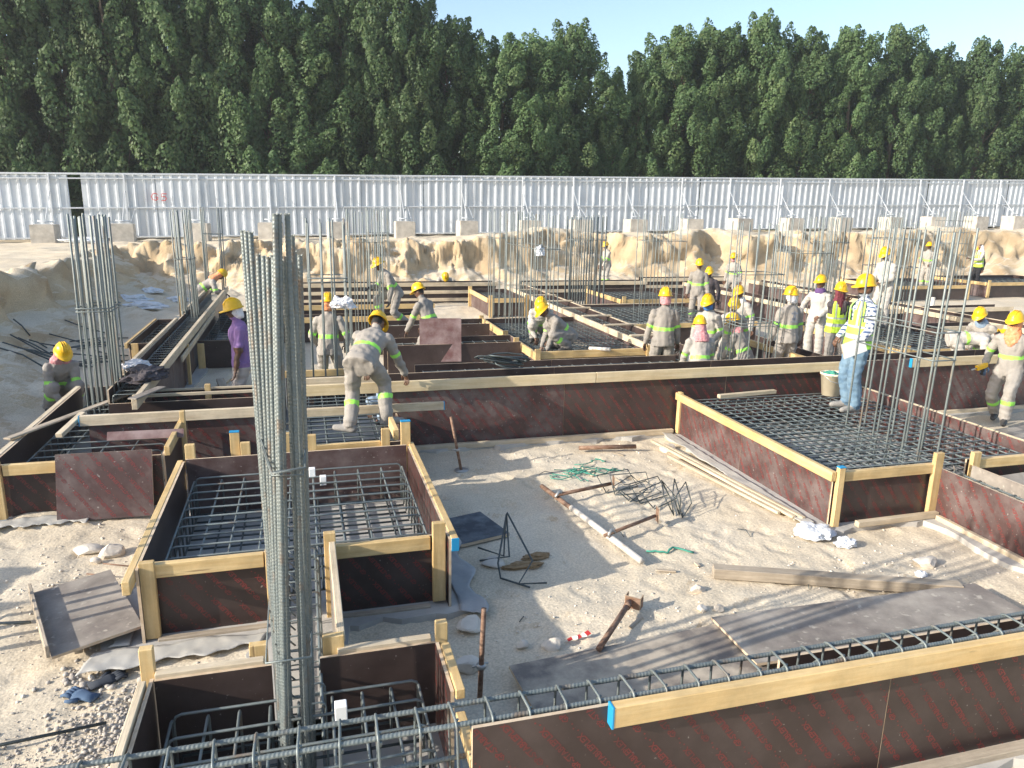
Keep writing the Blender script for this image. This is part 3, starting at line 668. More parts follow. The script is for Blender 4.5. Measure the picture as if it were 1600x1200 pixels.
# ---- right footing (RF)
F3 = thing('footing_formwork', (6.4, 7.4, 0), 'large plywood form under the man holding white papers', 'formwork', 'footing forms')
side(F3, (4.97, 9.05), (4.97, 5.86), .57, .02, 'ply_film_dusty', 1, n=2, seed=21)
side(F3, (4.97, 5.86), (6.19, 5.86), .57, .02, 'ply_film', 1, seed=23)
side(F3, (6.62, 5.88), (7.78, 5.88), .57, .02, 'ply_film', 1, seed=24)
side(F3, (7.8, 5.86), (7.8, 9.05), .57, .02, 'ply_film_dusty', 2, n=2, seed=25)
hbar(F3, (4.93, 5.80), (4.93, 9.04), .61, .055, .10); hbar(F3, (5.06, 5.82), (6.14, 5.82), .60, .05, .10); hbar(F3, (6.7, 5.83), (8.2, 5.83), .60, .05, .10)
post(F3, 4.96, 9.0, .02, .62, rz=0, w=.08); post(F3, 5.0, 5.795, .02, .66, rz=1, w=.07, blue=2); post(F3, 6.17, 5.80, .02, .72, rz=1, w=.10); post(F3, 6.66, 5.81, .2, .69, rz=1, w=.10)
hbar(F3, (7.83, 5.9), (7.83, 8.9), .60, .03, .03, 'timber_pale')
mat_cage(5.06, 7.68, 5.98, 8.98, .49, .15, .15, 'dense rebar grid under the boots of the man with white papers', leg=.40, r=.008)
T3 = thing('tie_beam_formwork', (6.4, 4.7, 0), 'beam form with red printed side running off the large form corner', 'formwork', 'tie beam forms')
side(T3, (6.22, 5.84), (6.22, 3.45), .53, .02, 'ply_film_dusty', 1, n=1, seed=27); side(T3, (6.62, 3.45), (6.62, 5.82), .53, .02, 'ply_worn', 0)
beam_cage((6.42, 5.8), (6.42, 3.4), .28, .08, .46, .2, 'bar cage in the beam form at the large form corner')
timber(T3, (6.17, 5.7, .05), (6.12, 3.6, .05), .05, .06, 'timber_pale', 'kicker')
column(rect_pts(6.45, 6.72, 6.35, 7.5, 2, 6), .1, 2.92, 'column bars rising from the large form beside the man with papers', .0125, ties=(1.85, 1.55), lean=(.06, .0), jit=.03)

# ---- middle tie beam
T4 = thing('tie_beam_formwork', (6, 9.3, 0), 'long straight plywood beam wall crossing the middle of the site', 'formwork', 'tie beam forms')
xs = [.92, 3.3, 5.72, 8.14, 10.56, 12.9]
for k in range(5): ply(T4, (xs[k], 9.12, .02), (xs[k + 1] - xs[k] - .004, 0, 0), (0, 0, .90), PT, 'ply_film_dusty' if k in (0, 3, 4) else 'ply_film', 1, seed=31 + k)
for k in range(5): ply(T4, (xs[k], 9.56, .02), (xs[k + 1] - xs[k] - .004, 0, 0), (0, 0, .90), PT, 'ply_film', 2, seed=36)
hbar(T4, (-.05, 9.085), (3.72, 9.085), .93, .05, .135, 'timber_cream'); hbar(T4, (3.73, 9.085), (7.85, 9.085), .93, .05, .135, 'timber_cream'); hbar(T4, (8.85, 9.085), (12.8, 9.085), .93, .05, .135, 'timber_cream', blue=1)
timber(T4, (1.15, 9.04, .05), (4.9, 9.04, .05), .06, .07, 'timber_pale', 'kicker')
timber(T4, (8.0, 9.04, .05), (12.6, 9.04, .05), .06, .07, 'timber_pale', 'kicker')
beam_cage((1.0, 9.34), (12.6, 9.34), .32, .2, .84, .2, 'bar cage lying inside the long straight beam wall')
# ---- footing behind LF where the bending worker stands
F4 = thing('footing_formwork', (.4, 9.6, 0), 'timber framed form under the boots of the bending worker', 'formwork', 'footing forms')
side(F4, (-.3, 7.95), (1.05, 7.95), .5, .02, 'ply_film'); side(F4, (1.06, 9.08), (1.06, 7.95), .5, .02, 'ply_film_dusty'); side(F4, (-.32, 11.3), (-.32, 7.95), .55, .02, 'ply_film'); side(F4, (-.3, 11.4), (1.1, 11.4), .55, .02, 'ply_film')
hbar(F4, (-.25, 7.91), (.75, 7.91), .55, .05, .11); hbar(F4, (-.1, 8.86), (1.63, 8.86), .70, .05, .10, 'timber_pale', blue=2); hbar(F4, (-.1, 9.6), (.9, 9.6), .90, .05, .12, 'timber_pale')
post(F4, -.22, 7.86, .3, .72, rz=1, w=.09); post(F4, .80, 7.87, .3, .70, rz=1); timber(F4, (.92, 7.86, .62), (.9, 8.25, .66), .05, .12, 'timber', 'waler'); hbar(F4, (-.35, 11.35), (.9, 11.35), .62, .05, .1)
mat_cage(-.2, .98, 8.05, 11.2, .44, .18, .18, 'rebar grid under the boots of the bending worker', r=.008, leg=.34)
# ---- left footing L2
F5 = thing('footing_formwork', (-2.2, 9.4, 0), 'weathered plywood form with a loose sheet leaning on its front', 'formwork', 'footing forms')
side(F5, (-2.9, 7.86), (-1.45, 7.86), .55, .02, 'ply_film', 1, seed=41); side(F5, (-2.95, 11.0), (-2.95, 7.86), .56, .02, 'ply_film'); side(F5, (-1.43, 7.86), (-1.43, 9.0), .56, .02, 'ply_film', 2, seed=42); side(F5, (-2.9, 11.0), (-2.4, 11.0), .56, .02, 'ply_film')
hbar(F5, (-2.84, 7.815), (-1.6, 7.815), .585, .05, .11); hbar(F5, (-3.0, 7.85), (-3.0, 11.1), .58, .06, .05, 'timber_pale'); post(F5, -2.9, 7.80, .03, .62, rz=1, w=.09, blue=1)
hbar(F5, (-1.39, 7.84), (-1.39, 8.9), .66, .05, .10); post(F5, -1.36, 8.75, .1, .78, rz=0, w=.08)
mat_cage(-2.82, -1.55, 7.98, 10.8, .42, .28, .22, 'widely spaced bar grid in the weathered form with leaning sheet', leg=.34, r=.009)
T5 = thing('tie_beam_formwork', (-1.5, 9.2, 0), 'beam form with pale timber running from the left column bars to the bending worker', 'formwork', 'tie beam forms')
side(T5, (-2.4, 9.1), (-.33, 9.1), .66, .02, 'ply_film_dusty', 1, n=2, seed=44); side(T5, (-2.3, 9.62), (-.33, 9.62), .66, .02, 'ply_film')
hbar(T5, (-2.48, 9.06), (-.55, 9.06), .70, .05, .12, 'timber_pale', blue=1); hbar(T5, (-2.1, 9.95), (-.4, 9.95), .70, .03, .04, 'timber_pale'); side(T5, (-2.0, 10.4), (-.4, 10.4), .62, .02, 'ply_film', 1, seed=46); hbar(T5, (-2.0, 10.36), (-.4, 10.36), .66, .03, .03, 'timber_pale'); post(T5, -1.25, 10.2, .1, .74, rz=1, w=.07)
beam_cage((-2.3, 9.36), (-.3, 9.36), .3, .1, .56, .2, 'bar cage in the beam form beside the left column bars')
column([(x_ + .03 * (k_ % 2), 10.15 + .11 * k_) for x_ in (-2.66, -2.59, -2.42, -2.35) for k_ in range(6)], .1, 2.86, 'dense grey column bars beside the squatting worker', .0135, ties=(1.72, 1.76), lean=(.02, 0), jit=.03)
# ---- left long tie (depth direction)
T6 = thing('tie_beam_formwork', (-2.15, 15, 0), 'long beam form with pale timber rims running back to the left bank', 'formwork', 'tie beam forms')
for k in range(5):
    y0 = 9.9 + k * 2.26; ply(T6, (-2.36, y0 + 2.25, .02), (0, -2.25, 0), (0, 0, .76), PT, 'ply_film'); ply(T6, (-1.97, y0, .02), (0, 2.25, 0), (0, 0, .76), PT, 'ply_film_dusty' if k < 2 else 'ply_film')
hbar(T6, (-1.93, 9.2), (-1.93, 15.3), .83, .06, .13, 'timber_pale'); hbar(T6, (-1.93, 15.32), (-1.93, 21.3), .83, .06, .13, 'timber_pale'); hbar(T6, (-2.40, 11.0), (-2.40, 15.7), .82, .05, .10, 'timber_pale'); hbar(T6, (-2.40, 16.6), (-2.40, 20.4), .82, .05, .10, 'timber_pale')
timber(T6, (-1.88, 12.5, .62), (-1.88, 17.5, .66), .03, .09, 'timber_pale', 'waler')
post(T6, -1.9, 10.9, .02, .5); post(T6, -1.9, 13.3, .02, .72)
beam_cage((-2.165, 9.9), (-2.165, 21), .3, .25, .72, .2, 'bar cage inside the long beam form running to the left bank')
column([(x_ + .03 * (k_ % 2), 16.4 + .13 * k_) for x_ in (-2.42, -2.36, -2.2, -2.14) for k_ in range(4)], .1, 2.84, 'column bars halfway along the beam form to the left bank', .013, ties=(1.9,), lean=(-.02, 0), jit=.03)
column(rect_pts(-2.4, -2.0, 20.8, 21.3, 2, 2, .03), .1, 2.85, 'four paired column bars near the worker in orange hood', .013, ties=(2.2,), jit=.03)
F6 = thing('footing_formwork', (-2.8, 16.5, 0), 'small pale rimmed form between the beam form and the left bank', 'formwork', 'footing forms')
side(F6, (-3.15, 15.1), (-2.42, 15.1), .42, .02, 'ply_film'); side(F6, (-3.15, 18.1), (-3.15, 15.1), .42, .02, 'ply_film'); side(F6, (-3.15, 18.1), (-2.42, 18.1), .42, .02, 'ply_film')
hbar(F6, (-3.19, 15.0), (-3.19, 18.1), .46, .05, .1, 'timber'); post(F6, -3.05, 15.04, .0, .45, rz=1, w=.12); post(F6, -2.8, 19.4, .2, .8, rz=1, w=.12)
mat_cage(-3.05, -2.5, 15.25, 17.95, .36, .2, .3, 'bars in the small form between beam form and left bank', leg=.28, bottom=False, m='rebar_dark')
F7 = thing('footing_formwork', (-1.5, 16.5, 0), 'small dark form with yellow posts behind the man in purple', 'formwork', 'footing forms')
side(F7, (-1.9, 14.6), (-.95, 14.6), .52, .02, 'ply_film'); side(F7, (-.95, 14.6), (-.95, 18.5), .52, .02, 'ply_film'); side(F7, (-1.9, 18.5), (-.95, 18.5), .52, .02, 'ply_film')
post(F7, -1.85, 14.55, .0, .5, rz=1, w=.12); post(F7, -1.02, 14.55, .0, .54, rz=1, w=.12); hbar(F7, (-.91, 14.5), (-.91, 18.6), .56, .05, .1)
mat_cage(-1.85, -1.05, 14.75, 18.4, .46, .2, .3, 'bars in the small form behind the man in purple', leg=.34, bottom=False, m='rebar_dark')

# ---- middle distance, centre
def tiebeam(x0, x1, y, w, h, label, cl, n=1, m='timber_pale', wal=0, seed=0, cage=True, film='ply_film', pr=0):
    t = thing('tie_beam_formwork', ((x0 + x1) / 2, y, 0), label, 'formwork', 'tie beam forms')
    side(t, (x0, y), (x1, y), h, .02, film, pr, n=n, seed=seed); side(t, (x0, y + w), (x1, y + w), h, .02, 'ply_film', 0, n=n)
    if wal >= 1: hbar(t, (x0 - .05, y - .04), (x1 + .05, y - .04), h + .03, .05, .12, m)
    if wal >= 2: hbar(t, (x0, y - .04), (x1 - .1, y - .04), h - .22, .05, .10, m)
    if wal >= 3: hbar(t, (x0, y - .04), (x1 - .1, y - .04), h - .46, .05, .10, m)
    if cage: beam_cage((x0 + .1, y + w / 2), (x1 - .1, y + w / 2), w - .1, .12, h - .06, .22, cl)
    return t
def tiebeam_y(x, y0, y1, w, h, label, cl, n=2, m='timber_pale', spacers=0, film='ply_film_dusty', both=True):
    t = thing('tie_beam_formwork', (x, (y0 + y1) / 2, 0), label, 'formwork', 'tie beam forms')
    side(t, (x, y1), (x, y0), h, .02, film, 0, n=n); side(t, (x + w, y0), (x + w, y1), h, .02, 'ply_film', 0, n=n)
    hbar(t, (x - .04, y0), (x - .04, y1), h + .03, .05, .12, m)
    if both: hbar(t, (x + w + .04, y0 + .3), (x + w + .04, y1), h + .03, .05, .12, m)
    for k in range(spacers): yy = y0 + 1 + (y1 - y0 - 1.2) * k / max(spacers - 1, 1); timber(t, (x - .06, yy, h + .055), (x + w + .06, yy, h + .055), .09, .03, 'timber_pale', 'spacer')
    if cl: beam_cage((x + w / 2, y0 + .1), (x + w / 2, y1 - .1), w - .1, .12, h - .08, .22, cl)
    return t
tiebeam(1.6, 6.0, 10.55, .6, .66, 'first beam form behind the long straight wall', 'bar cage in the first form behind the long straight wall', n=2, wal=0, film='ply_film_dusty', pr=1, seed=51)
tiebeam(1.4, 3.85, 13.1, .75, .60, 'beam form with standing stirrups behind the worker carrying a sheet', 'stirrup cage behind the worker carrying a sheet')
tiebeam(1.4, 3.8, 15.3, .7, .60, 'second beam form with stirrups further behind the carried sheet', 'stirrup cage further behind the carried sheet')
F8 = thing('footing_formwork', (5, 14.3, 0), 'plywood form where two men squat tying the bar grid', 'formwork', 'footing forms')
side(F8, (3.98, 12.4), (6.1, 12.4), .53, .02, 'ply_film'); side(F8, (3.95, 16.3), (3.95, 12.4), .53, .02, 'ply_film_dusty', 0, n=2); side(F8, (3.95, 16.4), (6.1, 16.4), .53, .02, 'ply_film'); 
hbar(F8, (3.98, 12.36), (6.1, 12.36), .57, .05, .13); hbar(F8, (3.9, 14.4), (3.9, 16.4), .57, .05, .14); hbar(F8, (3.9, 12.3), (3.9, 13.4), .57, .05, .14)
for (x, y) in ((3.93, 12.3), (3.88, 13.5), (3.88, 14.3), (3.88, 16.4), (6.08, 12.32)): post(F8, x, y, .0, .63, rz=1, w=.10)
mat_cage(4.06, 6.1, 12.55, 16.2, .45, .17, .17, 'bar grid where two men squat', leg=.36, r=.008)
column(rect_pts(4.42, 4.9, 14.1, 16.3, 3, 9, 0), .1, 2.9, 'long wall column bars beside the two squatting men', .011, ties=(2.25,), jit=.04)
tiebeam_y(6.2, 12.3, 22.8, .6, .58, 'beam form with ladder spacers running back beside the squatting men', 'bar cage under the ladder spacers', n=4, spacers=8)
F9 = thing('footing_formwork', (8.4, 17, 0), 'plywood form with bar grid behind the worker in pink scarf', 'formwork', 'footing forms')
side(F9, (6.95, 15.2), (10.2, 15.2), .5, .02, 'ply_film'); side(F9, (10.2, 15.2), (10.2, 18.6), .5, .02, 'ply_film'); side(F9, (6.95, 18.6), (10.2, 18.6), .5, .02, 'ply_film')
hbar(F9, (6.95, 15.16), (10.2, 15.16), .54, .05, .1, 'timber'); hbar(F9, (6.95, 18.64), (10.2, 18.64), .53, .04, .04, 'timber_pale')
mat_cage(7.0, 10.1, 15.3, 18.5, .44, .2, .2, 'bar grid behind the worker in pink scarf', leg=.36, r=.008, bottom=False)
column(rect_pts(7.95, 8.95, 16.5, 17.1, 6, 3, 0), .1, 2.92, 'column bars behind the standing worker in pink scarf', .011, ties=(2.3,), jit=.04)
column(rect_pts(7.0, 7.9, 19.0, 19.6, 7, 3, .03), .1, 2.82, 'column bars close to the man standing at the cut bank', .012, ties=(2.2,), jit=.04)
column(rect_pts(4.9, 5.7, 19.4, 19.9, 6, 3, 0), .1, 2.9, 'column bars behind the ladder spacer form', .011, ties=(2.2,), jit=.04)
column(rect_pts(6.95, 7.65, 10.75, 11.3, 5, 4, 0), .1, 2.86, 'column bars amid the crowd of workers', .011, ties=(1.25, 2.05, 1.2), jit=.04)
column(rect_pts(.1, .62, 11.2, 11.75, 4, 4, 0), .1, 2.82, 'column bars in front of the worker in orange scarf', .0125, ties=(2.0, 1.95), jit=.04)
column(rect_pts(.95, 1.6, 15.5, 16.3, 6, 4, 0), .1, 2.9, 'thin column bars in front of the stepping worker', .011, ties=(2.3,), jit=.04)
column(rect_pts(1.9, 2.5, 22.3, 22.8, 5, 3, 0), .1, 2.9, 'thin far column bars by the back beam form', .011, ties=(2.2,), jit=.04)
column(rect_pts(10.1, 10.9, 13.7, 14.5, 6, 3, 0), .1, 2.93, 'column bars behind the worker with printed back', .011, ties=(2.2, 1.4), jit=.04)
column(rect_pts(12.3, 13.1, 13.6, 14.4, 6, 4, .0), .1, 2.9, 'dense column bars behind the man with white papers', .012, ties=(1.9, 2.5), jit=.04)
column(rect_pts(14.4, 15.1, 18.4, 19.0, 6, 4, .03), .1, 2.9, 'dense thin column bars behind the man looking at his hands', .011, ties=(2.2,), jit=.04)
column(rect_pts(19.2, 20.1, 21.5, 22.2, 6, 3, 0), .1, 3.0, 'far column bars beyond the right hand forms', .012, ties=(2.2,), jit=.05)
column(rect_pts(22.2, 23.2, 22.0, 22.6, 8, 3, 0), .1, 3.15, 'tied column bars beside the far man in lime vest', .011, ties=(1.6, 2.0, 2.4, 2.8), jit=.05)
column([(-2.72 + dx_, 5.30 + .15 * k_ + dy_) for k_ in range(4) for dx_, dy_ in ((0, 0), (.03, .028))], .0, 2.95, 'column bars on the left, throwing striped shadows over the sand bay', .0135, ties=(1.7,), jit=.03)
# back tie beams and footings
tiebeam(-.6, 6.0, 23.4, .5, .62, 'back beam form with three pale timbers below the bank', 'cage in the back beam form', n=3, wal=3)
tiebeam(6.9, 11.2, 23.3, .5, .62, 'back beam form behind the bars near the man at the bank', 'cage in the back form near the man at the bank', n=2, wal=2)
tiebeam(11.6, 15.4, 24.2, .5, .62, 'back beam form behind the men in grey under the bank', 'cage in the back form behind the men in grey', n=2, wal=2)
tiebeam(-.4, 3.2, 19.0, .6, .55, 'beam form behind the stepping worker', 'cage behind the stepping worker', n=2, wal=2, m='timber')
tiebeam(-.6, 2.6, 17.0, .5, .55, 'low beam form at the feet of the stepping worker', 'cage at the feet of the stepping worker', n=2, wal=1, m='timber')
def footing(x0, x1, y0, y1, h, label, ml, dx=.22, m='timber', leg=.34):
    t = thing('footing_formwork', ((x0 + x1) / 2, (y0 + y1) / 2, 0), label, 'formwork', 'footing forms')
    side(t, (x0, y0), (x1, y0), h, .02, 'ply_film'); side(t, (x0, y1), (x0, y0), h, .02, 'ply_film_dusty'); side(t, (x1, y0), (x1, y1), h, .02, 'ply_film'); side(t, (x0, y1), (x1, y1), h, .02, 'ply_film')
    hbar(t, (x0, y0 - .04), (x1, y0 - .04), h + .03, .05, .12, m); hbar(t, (x0 - .04, y0), (x0 - .04, y1), h + .03, .05, .12, m)
    for (x, y) in ((x0 + .03, y0 - .05), (x1 - .03, y0 - .05), (x0 - .04, y1 - .1)): post(t, x, y, 0, h + .12, m, rz=1, w=.11)
    if ml: mat_cage(x0 + .1, x1 - .1, y0 + .1, y1 - .1, h - .1, dx, dx, ml, leg=leg, r=.008, bottom=False)
    return t
footing(5.0, 6.1, 20.2, 22.6, .5, 'small far form at the end of the three pale timbers', 'bars in the small far form by the three pale timbers')
footing(8.7, 11.0, 19.5, 22.3, .5, 'square far form below the man at the bank', 'bar grid in the square far form below the man at the bank')
footing(10.9, 13.6, 11.4, 14.9, .52, 'form with yellow timber behind the man with white papers', 'bar grid behind the man with white papers')
footing(20.0, 23.4, 21.9, 24.6, .5, 'far form at the feet of the man in lime vest', 'bar grid at the feet of the far man in lime vest', .3)
footing(24.6, 29.0, 22.2, 25, .55, 'far form beyond the man in lime vest', 'bar grid in the farthest right form', .3)
tiebeam_y(15.4, 12.6, 23.6, .5, .6, 'long beam form receding behind the man looking at his hands', 'cage in the long beam form behind the man looking at his hands', n=4)
tiebeam_y(12.5, 15.1, 23.0, .5, .6, 'beam form receding behind the worker with printed back', 'cage in the form behind the worker with printed back', n=3, both=False)
tiebeam(13.7, 15.3, 13.3, .5, .6, 'short cross form between two receding beam forms', 'cage in the short cross form', wal=1)
tiebeam(13.8, 19.0, 16.3, .5, .55, 'pale timbered cross form on the far right floor', None, n=2, wal=1, cage=False)
tiebeam_y(8.35, 10.0, 13.0, .4, .6, 'narrow form among the crowd of workers', None, n=1, m='timber', both=False)

# ------------------------------------------------------------------ people
def V3(*a): return Vector(a)
def ik(a, b, l1, l2, pole):
    d = b - a; D = d.length
    if D > (l1 + l2) * .999: b = a + d.normalized() * (l1 + l2) * .999; d = b - a; D = d.length
    D = max(D, abs(l1 - l2) + .02); x = d.normalized(); p = pole - x * pole.dot(x); p = p.normalized() if p.length > 1e-4 else x.orthogonal().normalized()
    k = (l1 * l1 - l2 * l2 + D * D) / (2 * D); h = math.sqrt(max(l1 * l1 - k * k, 0)); return a + x * k + p * h, a + x * D
def loft(mb, secs, n=14, mi=0, rot=0, caps=True):
    """secs: list of (centre, axis_u*ru, axis_v*rv)"""
    V = []; F = []
    for c, u, v in secs:
        for k in range(n): a = 2 * math.pi * k / n + rot; V.append(c + u * math.cos(a) + v * math.sin(a))
    for i in range(len(secs) - 1):
        for k in range(n): F.append((i * n + k, i * n + (k + 1) % n, (i + 1) * n + (k + 1) % n, (i + 1) * n + k))
    if caps:
        F.append(tuple(range(n))[::-1]); F.append(tuple((len(secs) - 1) * n + k for k in range(n)))
    mb.add(V, F, mi)
def ellips(mb, c, ux, uy, uz, nu=12, nv=8):
    secs = []
    for i in range(1, nv): a = -math.pi / 2 + math.pi * i / nv; secs.append((c + uz * math.sin(a), ux * math.cos(a), uy * math.cos(a)))
    loft(mb, secs, nu)
def limb(mb, pts, rads, n=10):
    pts = [Vector(p) for p in pts]; secs = []
    for i, p in enumerate(pts):
        d = (pts[min(i + 1, len(pts) - 1)] - pts[max(i - 1, 0)]).normalized(); u = d.orthogonal().normalized()
        if i and secs: pu = secs[-1][1].normalized(); u = (pu - d * pu.dot(d)).normalized()
        v = d.cross(u); secs.append((p, u * rads[i], v * rads[i]))
    d0 = (pts[1] - pts[0]).normalized(); d1 = (pts[-1] - pts[-2]).normalized()
    secs = [(pts[0] - d0 * rads[0] * .7, secs[0][1] * .6, secs[0][2] * .6)] + secs + [(pts[-1] + d1 * rads[-1] * .7, secs[-1][1] * .6, secs[-1][2] * .6)]
    loft(mb, secs, n)
def remesh(mb, vox, smooth=2):
    me = mb.mesh('tmp', 'skin'); o = bpy.data.objects.new('tmp', me); COL.objects.link(o)
    md = o.modifiers.new('r', 'REMESH'); md.mode = 'VOXEL'; md.voxel_size = vox; md.use_smooth_shade = True
    if smooth: ms = o.modifiers.new('s', 'SMOOTH'); ms.factor = .5; ms.iterations = smooth
    bpy.context.view_layer.update(); out = bpy.data.meshes.new_from_object(o.evaluated_get(bpy.context.evaluated_depsgraph_get()))
    bpy.data.objects.remove(o); bpy.data.meshes.remove(me); return out
def hat_mesh():
    if 'hat' in _c: return _c['hat']
    n = 24; V = []; F = []
    def ring(sx, sy, z, peak=0, lift=0):
        b = len(V)
        for k in range(n):
            a = 2 * math.pi * k / n; c, s = math.cos(a), math.sin(a); p = peak * max(0, c) ** 2
            V.append((sx * c + p + (-.004 if c < 0 else 0), sy * s, z - .02 * max(0, c) ** 2 * (1 if peak else 0) + lift * abs(s)))
        return b
    R = [ring(.118, .098, -.012), ring(.142, .118, -.020, .048), ring(.142, .118, -.011, .050), ring(.126, .106, .000, .006)]
    for i in range(1, 7):
        a = math.pi / 2 * i / 7; R.append(ring(.124 * math.cos(a) ** .85, .104 * math.cos(a) ** .85, .128 * math.sin(a)))
    for i in range(len(R) - 1):
        for k in range(n): F.append((R[i] + k, R[i] + (k + 1) % n, R[i + 1] + (k + 1) % n, R[i + 1] + k))
    F.append(tuple(R[-1] + k for k in range(n)))
    mb = MB(); mb.add(V, F)
    for sy in (-.028, 0, .028):
        P = [(.128 * math.cos(a) * .93, sy, .122 * math.sin(a) + .008) for a in [math.pi * (.12 + .76 * i / 10) for i in range(11)]]
        mb.tube(P, .008, 5)
    _c['hat'] = mb.mesh('hard_hat', 'hat_yellow', True); return _c['hat']
def person(label, x, y, z0=0, hd=90, hz=.945, lean=0, side_=0, tw=0, hp=None, hy=0, feet=None, hands=None, S=1.0, cloth='coverall', leg=None, boots='boot', glove=None, bands=True, hat=True, scarf=None, vest=None, vox=.016, sleeves=True, beard=False, sk=0, poles=None, emblem=False, fold=1.0, cuff=None, wide=1.0, mask=None):
    leg = leg or cloth
    root = thing('person', (x, y, z0), label, 'person', None, rz=R_(hd))
    mb = MB(); prims = []      # (pts, rads, tag)
    def add_limb(pts, rads, tg, n=10): limb(mb, pts, rads, n); prims.append(([Vector(p) for p in pts], rads, tg))
    P = V3(0, 0, hz); la = R_(lean); t = V3(math.sin(la), math.sin(R_(side_)), math.cos(la)).normalized()
    tr = R_(tw); l0 = V3(0, 1, 0); l = V3(-math.sin(tr), math.cos(tr), 0); l = (l - t * l.dot(t)).normalized()
    f = l.cross(t) ; fl = l0.cross(t).normalized(); W = wide
    # torso
    secs = []
    spec = [(-.14, .182, .138, 0), (-.06, .178, .142, 0), (.06, .166, .130, .25), (.2, .158, .120, .5), (.32, .172, .125, .8), (.41, .176, .118, 1), (.475, .145, .092, 1), (.525, .07, .066, 1)]
    for s_, ru, rv, m_ in spec:
        u = l0.lerp(l, m_); u = (u - t * u.dot(t)).normalized(); v = u.cross(t)
        secs.append((P + t * s_ + v * (.012 if .2 < s_ < .45 else 0), u * ru * W, v * rv * W))
    loft(mb, secs, 16); prims.append(([P - t * .13, P + t * .1, P + t * .3, P + t * .46], [.16 * W, .155 * W, .15 * W, .15 * W], 'torso'))
    # legs
    if feet is None: feet = ((0.0, -.11, 0), (.02, .11, 0))
    kp = poles[0] if poles else None
    for i, ft in enumerate(feet):
        fx, fy, fz_ = ft[:3]
        sg = -1 if i == 0 else 1; h = P + l0 * sg * .092 - t * .03; an = V3(fx, fy, fz_ + .085)
        pol = V3(*kp[i]) if kp else V3(1, sg * .18, .1)
        k, an = ik(h, an, .43, .425, pol)
        add_limb([h, h.lerp(k, .5), k], [.100 * W, .096 * W, .086], 'thigh'); add_limb([k, k.lerp(an, .45), an + V3(0, 0, .01)], [.086, .088, .080], 'shin')
        fd = V3(1, sg * .18, 0).normalized() if len(ft) < 4 else V3(math.cos(R_(ft[3])), math.sin(R_(ft[3])), 0); heel = an + V3(0, 0, -.045) - fd * .045
        toe = an + fd * .20 + V3(0, 0, -.052)
        add_limb([heel, an + fd * .05 + V3(0, 0, -.04), toe], [.048, .050, .038], 'boot')
    # arms
    if hands is None: hands = ((.06, -.27, hz - .10), (.06, .27, hz - .10))
    fing = []
    for i, hpnt in enumerate(hands):
        sg = -1 if i == 0 else 1; sh_ = P + t * .425 + l * sg * .165 * W
        pol = V3(*poles[1][i]) if poles and len(poles) > 1 else (V3(-.6, sg * .55, -.5))
        e, wr = ik(sh_, V3(*hpnt), .285, .255, pol)
        add_limb([sh_, sh_.lerp(e, .5), e], [.070, .068, .060], 'uarm'); add_limb([e, e.lerp(wr, .5), wr], [.058 if sleeves else .046, .056 if sleeves else .043, .046 if sleeves else .032], 'farm')
        d = (wr - e).normalized(); d = (d + V3(0, 0, -.25)).normalized(); sd = d.cross(V3(0, 0, 1)); sd = sd.normalized() if sd.length > .2 else l.copy(); nm = sd.cross(d).normalized()
        palm = wr + d * .05
        loft(mb, [(wr - d * .01, sd * .028, nm * .022), (palm, sd * .042, nm * .019), (wr + d * .095, sd * .040, nm * .015)], 8); prims.append(([wr, wr + d * .1], [.034, .034], 'hand'))
        for q in range(4):
            b = wr + d * .092 + sd * (-.030 + .020 * q); L = (.068, .078, .072, .056)[q]; c1 = b + d * L * .5 - nm * .012; c2 = c1 + d * L * .3 - nm * .032
            fing.append(([b - d * .01, c1, c2], [.0095, .009, .0075]))
        b = wr + d * .03 + sd * .036 * sg; fing.append(([b, b + (d * .5 + sd * sg * .55).normalized() * .04, b + (d * .9 + sd * sg * .3).normalized() * .075 - nm * .015], [.012, .0105, .009]))
    # neck and head
    nb = P + t * .50; hpa = R_(lean * .55 if hp is None else hp); hu = V3(math.sin(hpa), 0, math.cos(hpa)); hf = V3(math.cos(hpa), 0, -math.sin(hpa))
    hyr = R_(hy); hl = V3(0, 1, 0); hf2 = hf * math.cos(hyr) + hl * math.sin(hyr); hl2 = hl * math.cos(hyr) - hf * math.sin(hyr)
    hc = nb + (t * .35 + hu * .65).normalized() * .175 + hf * .015
    add_limb([nb - t * .03, hc - hu * .06], [.058, .052], 'skin')
    ellips(mb, hc, hl2 * .076, hf2 * .096, hu * .115); prims.append(([hc], [.1], 'skin'))
    ellips(mb, hc + hf2 * .038 - hu * .058, hl2 * .052, hf2 * .056, hu * .055); prims.append(([hc + hf2 * .038 - hu * .058], [.052], 'beard' if beard else 'skin'))
    limb(mb, [hc + hf2 * .085 + hu * .012, hc + hf2 * .108 - hu * .022], [.010, .017], 6)
    for s_ in (-1, 1): ellips(mb, hc + hl2 * s_ * .078 - hf2 * .01 - hu * .005, hl2 * .012, hf2 * .02, hu * .03, 6, 5)
    me = remesh(mb, vox)
    nv = len(me.vertices); co = np.empty(nv * 3); me.vertices.foreach_get('co', co); co = co.reshape(-1, 3); no = np.empty(nv * 3); me.vertices.foreach_get('normal', no); no = no.reshape(-1, 3)
